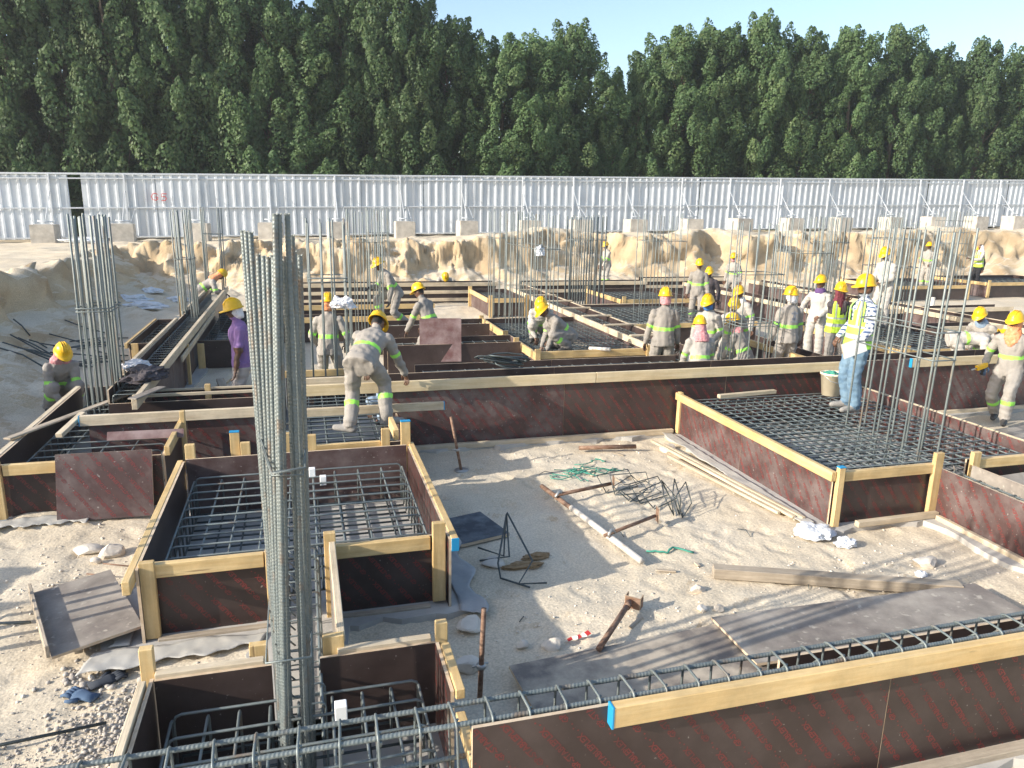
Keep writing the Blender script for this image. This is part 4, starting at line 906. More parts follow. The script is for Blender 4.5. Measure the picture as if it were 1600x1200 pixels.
    def classify(C):
        best = np.full(len(C), 9.); idx = np.zeros(len(C), int); par = np.zeros(len(C))
        for pi, (pts, rads, tg) in enumerate(prims):
            if len(pts) == 1: d = np.linalg.norm(C - np.array(pts[0]), axis=1) - rads[0]; s = np.zeros(len(C)); 
            else:
                d = np.full(len(C), 9.); s = np.zeros(len(C)); nS = len(pts) - 1
                for q in range(nS):
                    a = np.array(pts[q]); b = np.array(pts[q + 1]) - a; tt = np.clip(((C - a) @ b) / (b @ b), 0, 1); dd = np.linalg.norm(C - a - tt[:, None] * b, axis=1) - (rads[q] * (1 - tt) + rads[q + 1] * tt)
                    k_ = dd < d; d = np.where(k_, dd, d); s = np.where(k_, (q + tt) / nS, s)
            k_ = d < best; best = np.where(k_, d, best); idx = np.where(k_, pi, idx); par = np.where(k_, s, par)
        return idx, par
    vi, vp = classify(co); isc = np.array([prims[q][2] in ('torso', 'thigh', 'shin', 'uarm', 'farm') for q in vi])
    seed = x * 3.1 + y
    for q in np.nonzero(isc)[0]:
        c = co[q]; tg = prims[vi[q]][2]; amp = .012 if tg == 'torso' else .013
        ns = (17, 17, 5) if tg == 'torso' else (6, 6, 19); nn = noise.noise(Vector((c[0] * ns[0] + seed, c[1] * ns[1], c[2] * ns[2]))) + .45 * noise.noise(Vector((c[0] * 11 + c[2] * 17, c[1] * 11 + seed, c[2] * 9 - c[0] * 12)))
        co[q] = c + no[q] * amp * fold * nn
    me.vertices.foreach_set('co', co.ravel()); me.update()
    npoly = len(me.polygons); ce = np.empty(npoly * 3); me.polygons.foreach_get('center', ce); ce = ce.reshape(-1, 3); fi, fp = classify(ce)
    slots = [cloth, leg, 'skin', boots, glove or 'skin', 'band_lime', 'hair_black', 'black_cloth']; me.materials.clear(); [me.materials.append(MATS[s_]) for s_ in slots]
    mi = np.zeros(npoly, int); tv = np.array(t); s_t = (ce - np.array(P)) @ tv
    for q in range(npoly):
        tg = prims[fi[q]][2]; p_ = fp[q]; m_ = 0
        if tg == 'torso': m_ = 5 if (bands and .13 < s_t[q] < .185) else (0 if s_t[q] > -.10 else 1)
        elif tg == 'thigh': m_ = 1 if s_t[q] < -.10 or cloth == leg else (0 if s_t[q] > -.09 else 1)
        elif tg == 'shin': m_ = 5 if (bands and .36 < p_ < .52) else 1
        elif tg == 'boot': m_ = 3
        elif tg == 'uarm': m_ = 5 if (bands and .74 < p_ < .90) else (0 if (sleeves or p_ < .82) else 2)
        elif tg == 'farm': m_ = 0 if sleeves else 2
        elif tg == 'hand': m_ = 4
        elif tg == 'beard': m_ = 6
        else: m_ = 2
        mi[q] = m_
    # eyes, brows, hair
    dh = ce - np.array(hc); zf = dh @ np.array(hf2); zu = dh @ np.array(hu); zl = dh @ np.array(hl2); head = np.linalg.norm(dh, axis=1) < .135
    mi[head & (zf > .05) & (np.abs(zu - .012) < .011) & (np.abs(np.abs(zl) - .032) < .014)] = 6
    mi[head & (zu > .045) & (zf < .055)] = 6; mi[head & (zf < -.03) & (zu > -.05)] = 6
    me.polygons.foreach_set('material_index', mi.astype(np.int32)); me.polygons.foreach_set('use_smooth', np.ones(npoly, bool))
    # fingers joined into the same body mesh
    bm = bmesh.new(); bm.from_mesh(me)
    for pts, rads in fing:
        Vf, Ff = tube_vf(pts, rads, 6); vs = [bm.verts.new(v) for v in Vf]
        for ff in Ff: fc = bm.faces.new([vs[q] for q in ff]); fc.material_index = 4; fc.smooth = True
    bm.to_mesh(me); bm.free(); me.update()
    body = link('body', me, root)
    def hm(c): 
        Mx = Matrix.Identity(4)
        for q in range(3): Mx[q][0] = hf2[q]; Mx[q][1] = hl2[q]; Mx[q][2] = hu[q]
        Mx.translation = c; return Mx
    if hat:
        h = link('hard_hat', hat_mesh(), root, hm(hc + hu * .048) @ Matrix.Rotation(R_(-4), 4, 'Y'))
    if scarf:
        kind, sm = scarf; sb = MB()
        if kind in ('hood', 'nape', 'wrap'):
            ellips(sb, hc - hf2 * .02 - hu * .01, hl2 * .091, hf2 * .100, hu * .105)
        if kind == 'hood':      # cloth falling over the back of head and shoulders
            loft(sb, [(hc - hf2 * .03 + hu * .04, hl2 * .088, hf2 * .085), (hc - hf2 * .035 - hu * .09, hl2 * .105, hf2 * .085), (nb - fl * .03 - t * .0, hl2 * .14, hf2 * .10), (nb - fl * .05 - t * .09, hl2 * .13, hf2 * .09)], 14)
        if kind == 'wrap': loft(sb, [(hc - hu * .02, hl2 * .09, hf2 * .105), (hc - hu * .10 + hf2 * .01, hl2 * .09, hf2 * .10), (nb + hf2 * .03, hl2 * .12, hf2 * .11), (nb + fl * .09 - t * .10, hl2 * .10, hf2 * .07), (nb + fl * .12 - t * .17, hl2 * .03, hf2 * .03)], 14)
        if kind == 'nape': loft(sb, [(hc - hf2 * .03 + hu * .02, hl2 * .088, hf2 * .08), (hc - hf2 * .04 - hu * .08, hl2 * .09, hf2 * .07), (hc - hf2 * .05 - hu * .12, hl2 * .07, hf2 * .05)], 14)
        if kind == 'collar': loft(sb, [(nb - t * .04, l * .12, fl * .105), (nb + t * .03, l * .105, fl * .10), (nb + t * .075, l * .08, fl * .082)], 14)
        if kind == 'mask': loft(sb, [(hc + hf2 * .015 - hu * .015, hl2 * .082, hf2 * .10), (hc + hf2 * .01 - hu * .07, hl2 * .082, hf2 * .092), (hc - hu * .12, hl2 * .08, hf2 * .075)], 14)
        sme = remesh(sb, vox * .8, 1); sme.materials.clear(); sme.materials.append(MATS[sm]); 
        for v in sme.vertices: v.co += v.normal * .010 * noise.noise(v.co * 28)
        if kind in ('hood', 'nape', 'wrap'):    # open at the face
            bm = bmesh.new(); bm.from_mesh(sme); dl = []
            for fc in bm.faces:
                d = fc.calc_center_median() - hc
                if d.dot(hf2) > .045 and d.dot(hu) > (-.055 if kind != 'wrap' else -.005) and abs(d.dot(hl2)) < .07: dl.append(fc)
            bmesh.ops.delete(bm, geom=dl, context='FACES'); bm.to_mesh(sme); bm.free()
        sme.polygons.foreach_set('use_smooth', np.ones(len(sme.polygons), bool)); link('head_scarf' if kind != 'mask' else 'face_mask', sme, root)
    if vest:
        n = 40; rows = 22; V = []; F = []; I = []
        zs = [-.10 + (.505 + .10) * k / (rows - 1) for k in range(rows)]
        for s_ in zs:
            for a, b in zip(spec[:-1], spec[1:]):
                if a[0] <= s_ <= b[0] + 1e-6: q = (s_ - a[0]) / (b[0] - a[0]); break
            ru = a[1] + (b[1] - a[1]) * q; rv = a[2] + (b[2] - a[2]) * q; m_ = a[3] + (b[3] - a[3]) * q
            u = l0.lerp(l, m_); u = (u - t * u.dot(t)).normalized(); v = u.cross(t); c = P + t * s_ + v * .012
            for k in range(n):
                an = 2 * math.pi * k / n; w_ = .018 + .006 * noise.noise(Vector((math.cos(an) * 3, math.sin(an) * 3, s_ * 9 + seed)))
                V.append(c + u * (ru * W + w_) * math.cos(an) + v * (rv * W + w_) * math.sin(an))
        for i in range(rows - 1):
            for k in range(n):
                an = 2 * math.pi * (k + .5) / n; si = (zs[i] + zs[i + 1]) / 2; ca, sa = math.cos(an), math.sin(an)
                if abs(ca) > .80 and si > .26: continue            # arm holes
                if sa > .55 and si > .44 - .0 and abs(ca) < .35: continue
                if sa > .0 and abs(ca) < .16 * max(0, (si - .16) / .3) * 2: continue   # V neck
                F.append((i * n + k, i * n + (k + 1) % n, (i + 1) * n + (k + 1) % n, (i + 1) * n + k))
                band = (.02 < si < .07) or (.15 < si < .20) or (si > .2 and .42 < abs(ca) < .62)
                I.append(1 if band else 0)
        link('safety_vest', fast_mesh('vest', V, F, [vest, 'band_silver'], I, True), root)
    if emblem:
        mbm = MB(); c = P + t * .33 - f * 0 ; bk = -(l.cross(t)).normalized() * -1
        bk = -(l.cross(t)).normalized(); c = P + t * .33 + bk * .139 * W
        for dx, dz, wx, wz in ((0, .02, .022, .075), (0, .06, .06, .016), (0, -.04, .045, .024), (0, -.085, .065, .012)):
            q = [c + l * (dx + sx * wx) + t * (dz + sz * wz) + bk * .006 for sx, sz in ((-1, -1), (1, -1), (1, 1), (-1, 1))]; mbm.add(q, [(0, 1, 2, 3)])
        link('back_print', mbm.mesh('back_print', 'emblem_grey'), root)
    root.scale = (S, S, S); return root
SQ = ((.10, -.15, 0), (.02, .15, 0))
person('squatting worker in grey with pink scarf beside the dense left column bars', -3.50, 12.0, .05, -60, hz=.36, lean=38, hp=35, feet=((.12, -.19, 0), (.10, .17, 0)), hands=((.46, -.12, .22), (.46, .10, .20)), glove='glove_dark', scarf=('hood', 'scarf_pink'), vox=.015)
person('bent worker in orange hood at the far end of the left beam form', -2.55, 20.5, .0, 10, hz=.80, lean=55, hp=50, hands=((.62, -.15, .72), (.55, .15, .75)), scarf=('hood', 'scarf_orange'), feet=((-.02, -.13, 0), (.1, .13, 0)), vox=.022)
person('man in purple T-shirt with white cap under his hard hat', -.84, 10.75, 0, 187, hz=.95, lean=3, hp=14, hy=10, hands=((.08, -.25, .80), (.12, .24, .78)), cloth='purple_shirt', leg='pale_trousers', bands=False, sleeves=False, scarf=('nape', 'scarf_white'), vox=.014, wide=1.06)
person('worker in orange scarf seen from behind through column bars', .36, 11.95, 0.0, 80, hz=.86, lean=8, hp=10, scarf=('nape', 'scarf_orange'), hands=((.2, -.25, .85), (.25, .22, .85)), glove='black_cloth', vox=.016)
person('bending worker in grey stretching his arm down over the pale timber',   .62, 8.52, .52, 72, hz=.82, lean=62, hp=52, hy=-15, side_=-6, feet=((.10, -.24, .02, -62), (-.16, .12, 0, 75)), hands=((.62, -.42, .42), (.70, .12, .50)), boots='shoe_grey', glove='skin', vox=.013, wide=1.08)
person('crouching worker in blue-white shirt hidden behind the long wall beside the bending worker', 1.28, 10.2, 0, 200, hz=.34, lean=40, hp=35, feet=SQ, hands=((.4, -.1, .3), (.4, .15, .25)), cloth='blue_cloth', vox=.016, bands=False)
person('worker stepping up onto a low form, seen from his left side', 1.95, 16.4, .42, 195, hz=.78, lean=32, hp=25, feet=((.28, -.1, .12), (-.22, .12, 0)), hands=((.55, -.1, .88), (.25, .26, .62)), glove='black_cloth', vox=.018)
person('worker seen from behind carrying a plywood sheet', 2.3, 13.75, 0, 130, hz=.86, lean=25, hp=28, hy=15, feet=((.0, -.14, 0), (-.05, .16, 0)), hands=((.42, -.2, .78), (.40, .25, .74)), vox=.017)
person('worker stooping behind the back beam form, only helmet and white shoulders showing', 4.5, 24.5, 0, 265, hz=.55, lean=70, hp=60, feet=SQ, hands=((.5, -.2, .2), (.5, .2, .2)), cloth='coverall_white', vox=.025)
person('squatting worker on the bar grid seen from his side, leaning over its front timber', 4.72, 12.95, .47, 185, hz=.30, lean=48, hp=45, feet=((.15, -.14, 0), (.05, .14, 0)), hands=((.48, -.1, .08), (.46, .12, .06)), glove='skin', vox=.016)
person('second squatting worker just behind the one leaning over the timber', 4.5, 13.9, .47, 250, hz=.32, lean=45, hp=45, feet=SQ, hands=((.4, -.1, .15), (.4, .12, .1)), cloth='coverall_white', vox=.018)
person('lone worker in pale clothes standing at the foot of the cut bank', 11.3, 26.9, .0, 190, hz=.945, lean=6, hp=20, hands=((.3, -.1, .88), (.3, .12, .84)), cloth='coverall_white', vox=.025, sk=1)
person('standing worker with pink neck scarf, his back turned, behind the long wall', 5.85, 11.35, 0, 75, hz=.945, lean=2, hp=8, scarf=('nape', 'scarf_pink'), hands=((.12, -.28, .82), (.12, .28, .82)), vox=.015, wide=1.06)
person('kneeling worker with long pink scarf over his neck and printed back', 6.25, 10.75, 0, 80, hz=.55, lean=14, hp=14, feet=((-.25, -.12, 0), (-.2, .14, 0)), scarf=('hood', 'scarf_pink'), hands=((.35, -.2, .5), (.35, .2, .5)), vox=.015, cloth='coverall_white', wide=1.05)
person('worker with blue face mask in the crowd', 7.1, 12.0, 0, 215, hz=.78, lean=10, hp=20, scarf=('mask', 'scarf_blue'), hands=((.35, -.15, .8), (.3, .2, .8)), cloth='coverall_white', vox=.017)
person('tall standing worker in grey with a dark neck, behind thin column bars', 10.2, 18.0, 0, 240, hz=.95, lean=2, hp=10, vox=.02)
person('worker with dark face half hidden behind the tall one in grey', 10.9, 18.6, 0, 230, hz=.72, lean=15, hp=20, vox=.022, cloth='dark_cloth', bands=False)
person('worker with pink face cloth far back by the bank', 14.0, 22.4, 0, 215, hz=.82, lean=8, hp=10, scarf=('mask', 'scarf_pink'), vox=.022)
person('worker in white with white neck cloth at the back of the crowd', 9.0, 13.9, 0, 200, hz=.72, lean=15, hp=20, cloth='coverall_white', scarf=('collar', 'scarf_white'), vox=.019)
person('worker facing the column bars in the middle of the crowd', 7.75, 12.3, 0, 240, hz=.70, lean=12, hp=22, cloth='coverall_white', vox=.018)
person('crouching worker behind the crowd column bars', 7.55, 11.45, 0, 120, hz=.50, lean=25, hp=25, feet=SQ, hands=((.4, -.2, .4), (.4, .2, .4)), vox=.017, scarf=('collar', 'scarf_pink'))
person('standing worker with a dark print on the back of his grey shirt', 8.22, 11.25, 0, 85, hz=.945, lean=2, hp=4, hy=20, cloth='coverall', emblem=True, scarf=('nape', 'scarf_white'), hands=((.1, -.28, .80), (.1, .28, .80)), vox=.015, wide=1.05)
person('worker in white with hand on hip and purple neck cloth', 10.3, 13.2, 0, 215, hz=.955, lean=-2, hp=5, hy=-20, cloth='coverall_white', bands=False, scarf=('collar', 'scarf_purple'), hands=((.1, -.30, 1.05), (.2, .10, .98)), vox=.016)
person('worker in lime vest with maroon scarf raising an arm to his face', 9.75, 11.95, 0, 262, hz=.945, lean=2, hp=6, cloth='dark_cloth', leg='coverall', bands=False, vest='vest_lime', scarf=('wrap', 'scarf_maroon'), hands=((.20, .05, 1.44), (.1, .27, .82)), vox=.015, sleeves=True)
person('man in pale long shirt looking down at his hands above the crowd', 12.35, 13.7, .58, 195, hz=.945, lean=6, hp=28, cloth='coverall_white', leg='coverall_white', bands=False, scarf=('nape', 'scarf_white'), hands=((.30, -.08, 1.02), (.32, .08, 1.02)), vox=.016)
person('man in checked shirt and lime vest holding white papers', 7.03, 8.12, .5, 172, hz=.955, lean=-2, hp=6, cloth='check_shirt', leg='jeans', boots='shoe_grey', bands=False, vest='vest_green', beard=True, hands=((.12, -.28, .95), (.20, .20, .92)), vox=.012, wide=1.08, S=1.0)
person('far worker in lime vest and white head cloth with black trousers', 26.0, 24.0, .15, 170, hz=.955, lean=2, hp=5, cloth='coverall_white', leg='black_cloth', vest='vest_lime', bands=False, hat=False, scarf=('hood', 'scarf_white'), hands=((.42, -.1, 1.2), (.40, .15, 1.15)), vox=.022)
person('far worker in white standing inside the tied column bars', 22.9, 23.4, .2, 200, hz=.955, lean=4, cloth='coverall_white', hands=((.3, -.15, 1.1), (.2, .2, 1.0)), vox=.024)
person('far worker half hidden behind the one in white head cloth', 26.7, 24.6, .1, 170, hz=.85, lean=8, cloth='dark_cloth', vest='vest_lime', bands=False, vox=.024)
person('worker in grey with orange face scarf walking with a drill in his gloved hand', 10.15, 8.55, .02, 205, hz=.86, lean=7, hp=12, hy=-8, feet=((-.14, -.12, 0, 10), (.26, .12, .03, 15)), hands=((.16, -.28, .84), (-.02, .30, .84)), glove='glove_blue', cloth='coverall', scarf=('wrap', 'scarf_orange'), vox=.013, wide=1.04)
person('worker bent double in pale clothes behind the one with orange scarf', 11.35, 10.7, 0, 330, hz=.88, lean=85, hp=70, hands=((.5, -.1, .4), (.5, .15, .4)), cloth='coverall_white', vox=.016)
person('worker with blue collar bending over beside the pale bent one', 12.25, 10.9, 0, 200, hz=.72, lean=35, hp=30, cloth='coverall', scarf=('collar', 'blue_cloth'), vox=.016)

# ------------------------------------------------------------------ loose things
def rock(x, y, s, label, flat=.7, seed=0, m='rock', name='stone', z=None, rz=0):
    r = np.random.default_rng(seed + 5); bm = bmesh.new(); bmesh.ops.create_icosphere(bm, subdivisions=3, radius=1)
    pl = [(Vector(r.normal(0, 1, 3)).normalized(), r.uniform(.55, .85)) for _ in range(9)]
    for v in bm.verts:
        for n_, d in pl:
            k = v.co.dot(n_)
            if k > d: v.co -= n_ * (k - d)
        v.co += v.co.normalized() * .05 * noise.noise(v.co * 3 + Vector((seed, 0, 0)))
    for v in bm.verts: v.co = Vector((v.co.x * s, v.co.y * s * .8, v.co.z * s * flat))
    me = bpy.data.meshes.new(name); bm.to_mesh(me); bm.free(); me.materials.append(MATS[m])
    o = link(name, me, None, Matrix.Translation((x, y, (gz(x, y) if z is None else z) + s * flat * .42)) @ Matrix.Rotation(rz, 4, 'Z')); return tag(o, label, 'stone', 'stones on the sand')
rock(-1.74, 6.83, .11, 'rounded white stone on the sand left of the square form', .85, 1)
rock(-1.96, 6.93, .13, 'flat pale stone touching the rounded white one', .35, 2)
rock(-1.84, 6.70, .05, 'small chip of stone in front of the two pale ones', .7, 3)
rock(1.10, 4.93, .12, 'angular white stone in the form shadow by the upright pipe', .6, 4, rz=.6)
rock(.98, 4.46, .105, 'angular stone beside the foot of the upright rusty pipe', .7, 5, rz=.2)
rock(1.62, 4.55, .085, 'broken stone beside the red and white tape', .7, 6)
rock(1.42, 4.62, .05, 'small pale stone next to the broken one', .8, 16)
rock(5.33, 4.97, .13, 'flat pale stone near the right hand beam form', .45, 7)
rock(3.05, 5.0, .07, 'pale stone on the open sand near the long weathered beam', .7, 8)
rock(2.93, 4.72, .045, 'one of two pebbles side by side on the open sand', .8, 9); rock(3.07, 4.70, .045, 'one of two pebbles side by side on the open sand', .8, 10)
rock(4.55, 8.5, .14, 'pale lump of stone near the corner of the long wall', .5, 11)
rock(1.52, 5.86, .13, 'pale flat stone under the bent bars in the form shadow', .3, 12)
rock(4.3, 25.9, .55, 'large brown boulder at the foot of the cut bank', .8, 13, 'sand', 'boulder')
for k, (x, y) in enumerate(((5.2, 26.3), (6.4, 26.0), (8.6, 26.4), (13.6, 26.8), (-.9, 25.8))): rock(x, y, .16 + .04 * (k % 3), 'clod of sand fallen from the cut bank', .7, 20 + k, 'sand', 'sand_clod')
# gravel: uncountable
def gravel(name, spots, label, m='gravel'):
    g = np.random.default_rng(4); bm = bmesh.new(); bmesh.ops.create_icosphere(bm, subdivisions=1, radius=1)
    T0 = np.array([v.co[:] for v in bm.verts]); F0 = np.array([[v.index for v in f.verts] for f in bm.faces]); bm.free(); VV = []
    for (cx, cy, sx, sy, n, smin, smax) in spots:
        x = g.normal(cx, sx, n); y = g.normal(cy, sy, n); s = smin + (smax - smin) * g.random(n) ** 2.5; z = ground_z(x, y) + s * .25
        sc = np.stack([g.uniform(.7, 1.3, n), g.uniform(.7, 1.3, n), g.uniform(.5, .9, n)], -1) * s[:, None]
        VV.append(T0[None] * sc[:, None] * g.uniform(.6, 1.3, (n, len(T0), 1)) + np.stack([x, y, z], -1)[:, None])
    V = np.concatenate(VV); F = (np.arange(len(V))[:, None, None] * len(T0) + F0[None]).reshape(-1, 3)
    o = link(name, fast_mesh(name, V.reshape(-1, 3), F, m)); tag(o, label, 'gravel'); o['kind'] = 'stuff'; return o
gravel('gravel', [(-1.15, 4.35, .22, .25, 1500, .004, .02), (-1.5, 4.95, .13, .10, 150, .006, .03), (-1.5, 4.0, .35, .3, 1000, .003, .014), (-.55, 4.45, .2, .12, 700, .003, .014)], 'loose grey gravel and grit on the sand left of the near form')
gravel('grit', [(3, 6, 1.5, 1.4, 600, .003, .011), (-2, 6, .6, .8, 500, .004, .016), (5, 4.7, .6, .5, 300, .004, .015), (2.2, 4.8, .7, .3, 300, .003, .013), (3, 8.5, 1.2, .3, 300, .004, .014)], 'scattered sand grit and crumbs over the open bay', 'rock')
# loose sheets
def sheet_on(p, q, r, film, label, name='plywood_sheet', pr=0, t=.02, group='loose plywood sheets'):
    p, q, r = Vector(p), Vector(q), Vector(r); o = ply(None, p, q - p, r - p, t, film, pr, name); return tag(o, label, 'sheet', group)
sheet_on((1.28, 3.62, .045), (2.95, 3.74, .05), (1.38, 4.30, .05), 'ply_sandy', 'dusty plywood sheet lying on sand behind the long bar cage')
sheet_on((2.85, 3.86, .095), (5.28, 3.80, .10), (2.78, 4.48, .08), 'ply_worn', 'plywood sheet overlapping the dusty one, with striped shadows')
o = thing('plywood_tray', (-1.7, 5.6, 0), 'plywood sheet with a timber lip lying propped on the sand', 'sheet')
ply(o, (-1.72, 5.06, .10), (.52, .22, .03), (-.42, 1.0, -.02), .02, 'ply_worn'); timber(o, (-1.74, 5.06, .15), (-2.14, 6.06, .13), .025, .09, 'timber_grey', 'lip')
timber(o, (-1.6, 5.2, .05), (-1.75, 5.9, .05), .05, .05, 'timber_grey', 'bearer')
sheet_on((-2.38, 7.62, .03), (-1.52, 7.60, .03), (-2.36, 7.79, .66), 'ply_film_dusty', 'large brown plywood sheet leaning against the weathered form', pr=1)
sheet_on((-2.05, 8.35, .60), (-1.30, 8.32, .60), (-2.04, 8.40, .68), 'ply_red', 'narrow offcut of reddish ply lying over the bar grid')
sheet_on((1.98, 13.15, .30), (2.72, 13.05, .30), (1.99, 13.22, 1.08), 'ply_red', 'upright reddish plywood sheet carried by a worker')
sheet_on((1.30, 6.22, .03), (1.80, 6.36, .03), (1.22, 6.80, .03), 'bitumen', 'small dark smeared board lying in the form shadow', t=.03)
sheet_on((8.3, 6.55, .04), (10.8, 6.9, .04), (8.1, 7.9, .05), 'ply_worn', 'worn sheet on the sand in front of the walking worker with a drill')
sheet_on((-3.9, 9.3, .05), (-3.15, 9.1, .05), (-3.7, 11.2, .06), 'ply_worn', 'worn sheet on the sand left of the weathered form')
sheet_on((6.70, 5.1, .03), (7.9, 5.2, .03), (6.72, 5.72, .42), 'ply_worn', 'grey sheet tilted against the large form by its corner post')
# timbers lying about
def board(a, b, label, w=.1, h=.06, m='timber_grey', name='timber_board', blue=0): return tag(timber(None, a, b, w, h, m, name, blue), label, 'timber', 'loose timbers')
board((3.30, 5.20, .055), (5.16, 4.43, .06), 'long weathered timber beam lying on the open sand', .11, .09)
board((-1.55, 11.9, .08), (-.95, 13.8, .3), 'timber offcut with blue end leaning in the pit behind the man in purple', .1, .05, 'timber_pale', blue=1)
board((-1.35, 12.6, .25), (-1.15, 11.8, .05), 'short timber crossing the blue ended offcut', .12, .05, 'timber_grey')
board((-1.1, 11.9, .08), (-.9, 13.6, .35), 'plain timber offcut beside the crossed ones', .1, .05, 'timber_pale')
board((-3.05, 8.6, .61), (-2.1, 10.6, .62), 'thin grey plank laid diagonally over the weathered form', .09, .02)
board((-2.6, 8.72, .58), (-2.5, 9.3, .66), 'pale timber offcut sticking out of the weathered form', .07, .05, 'timber_pale')
board((-1.95, 9.2, .83), (-1.72, 9.75, .83), 'short dark board lying on the beam form by the left column bars', .11, .02, 'ply_worn')
for k, (a, b) in enumerate((((4.42, 8.7, .05), (4.72, 6.05, .05)), ((4.50, 8.5, .05), (4.80, 6.0, .05)), ((4.36, 8.1, .04), (4.65, 6.2, .04)))): board(a, b, 'thin pale batten lying along the foot of the large form', .045, .03, 'timber_pale', 'batten')
board((5.2, 5.72, .07), (6.2, 5.74, .07), 'pale kicker board on the ground along the front of the large form', .06, .06, 'timber_pale')
board((5.4, 8.75, .60), (6.35, 8.85, .60), 'grey pipe like batten lying on the dense rebar grid', .07, .05, 'timber_pale')
board((2.4, 17.9, .1), (5.0, 17.2, .1), 'pale board lying on the floor behind the carried sheet', .25, .04, 'timber_pale'); board((3.3, 16.9, .1), (4.9, 18.4, .13), 'grey plank across the pale floor boards', .14, .04)
# rusty pipes and props
def pole(label, x, y, h, dx=0, dy=0):
    t = thing('steel_stake', (x, y, gz(x, y)), label, 'stake', 'upright steel stakes'); z = gz(x, y) - .03
    tube(t, 'shaft', [(x, y, z), (x + dx, y + dy, z + h)], .017, 'rust_pipe', 10); c = .42
    tube(t, 'collar', [(x + dx * c, y + dy * c, z + h * c - .012), (x + dx * c, y + dy * c, z + h * c + .012)], .032, 'galv', 10); tube(t, 'handle', [(x + dx * c - .06, y + dy * c, z + h * c), (x + dx * c + .05, y + dy * c + .02, z + h * c)], .008, 'galv', 6)
    return t
p = pole('rusty upright pipe stake with plate foot by the long straight wall', 1.73, 8.26, .70, -.13, .0); tube(p, 'foot_plate', [(1.73, 8.26, gz(1.73, 8.26) - .005), (1.73, 8.26, gz(1.73, 8.26) + .012)], .085, 'galv', 14)
pole('rusty upright pipe stake behind the long bar cage', .98, 4.1, .68, .03, .03)
j = thing('pipe_frame', (2.8, 6.5, 0), 'white and rust pipe with two cross pieces lying on the sand', 'pipe')
tube(j, 'pipe', [(2.46, 7.42, .06), (2.58, 6.70, .06)], .026, 'rust_pipe', 10); tube(j, 'pipe', [(2.57, 6.76, .065), (2.78, 5.52, .05)], .031, 'white_pipe', 12)
tube(j, 'cross_pipe', [(2.47, 7.03, .10), (3.22, 7.25, .09)], .020, 'rust_pipe', 10); tube(j, 'cross_pipe', [(2.62, 5.99, .10), (3.30, 6.32, .09)], .018, 'rust_pipe', 10)
for x, y in ((2.53, 7.04), (2.70, 6.02)): tube(j, 'clamp', [(x - .05, y - .03, .09), (x, y, .135), (x + .05, y + .03, .09)], .016, 'galv', 8)
for x, y in ((3.24, 7.26), (3.32, 6.33)): ply(j, (x, y - .05, .02), (.02, .10, 0), (0, 0, .15), .008, 'rust_pipe', name='end_plate')
k = thing('screw_jack', (2.15, 4.6, 0), 'rusty screw jack with forked head lying on the plywood edge', 'jack')
tube(k, 'shaft', [(1.88, 4.30, .09), (2.36, 4.84, .09)], .022, 'rust_pipe', 10); tube(k, 'nut', [(2.30, 4.77, .09), (2.34, 4.82, .09)], .030, 'rust_pipe', 8)
ply(k, (2.335, 4.875, .03), (.09, -.08, 0), (0, 0, .10), .008, 'rust_pipe', name='fork_plate'); ply(k, (2.335, 4.875, .03), (.05, .055, .0), (0, 0, .10), .008, 'rust_pipe', name='fork_plate'); ply(k, (2.425, 4.795, .03), (.05, .055, .0), (0, 0, .10), .008, 'rust_pipe', name='fork_plate')
tag(tube(None, 'steel_pipe', [(3.35, 8.62, .05), (4.1, 8.52, .05)], .028, 'rust_pipe', 10), 'short rusty pipe lying near the long straight wall', 'pipe')
tag(tube(None, 'steel_pipe', [(5.0, 12.55, .56), (5.25, 12.2, .60)], .035, 'white_pipe', 10), 'white and red pipe end poking over the form timber', 'pipe')
tag(tube(None, 'red_pipe', [(.78, 10.1, .62), (.95, 10.5, 1.28)], .035, 'red_pipe', 10), 'red plastic pipe standing beside the bending worker', 'pipe')
tag(tube(None, 'marker_pipe', [(17.2, 17.2, .0), (17.2, 17.2, .75)], .06, 'white_pipe', 10), 'pale pipe standing upright on the far right floor', 'pipe')
# loose bent bars
def wires(name, label, loops, r=.006, m='rebar_dark', cat='rebar'):
    c = loops[0][0]; t = thing(name, (c[0], c[1], 0), label, cat)
    for P in loops: tube(t, 'bent_bar', P, r, m, 6)
    return t
rr = random.Random(3); L_ = []
for q in range(9):
    cx = 3.36 + q * .055 + rr.uniform(-.03, .03); cy = 7.22 - q * .085 + rr.uniform(-.04, .04); a = rr.uniform(-.35, .35) + (.9 if q > 5 else .35); tl = rr.uniform(.15, .95) if q < 6 else rr.uniform(.9, 1.25)
    w_, l_ = .24, .44; P = []
    for px_, py_ in ((-.5, 0), (.5, 0), (.5, 1), (-.5, 1), (-.5, .05), (-.38, .14)):
        u_, v_ = px_ * l_, py_ * w_; P.append((cx + u_ * math.cos(a) - v_ * math.cos(tl) * math.sin(a), cy + u_ * math.sin(a) + v_ * math.cos(tl) * math.cos(a), gz(cx, cy) + .015 + v_ * math.sin(tl)))
    L_.append(P)
wires('stirrup_pile', 'heap of loose bent stirrups on the open sand', L_, .0065)
wires('bent_bars', 'bent bars standing on the sand in the form shadow', [[(1.40, 5.98, .12), (1.62, 5.90, .05), (1.70, 6.15, .30), (1.72, 6.17, .34), (1.80, 5.62, .12), (1.62, 5.42, .03), (1.86, 5.40, .02)], [(1.39, 5.86, .05), (1.66, 5.86, .06), (1.71, 6.16, .33)], [(1.71, 6.16, .33), (1.52, 5.72, .08), (1.50, 5.55, .03), (1.70, 5.36, .02)]], .0085)
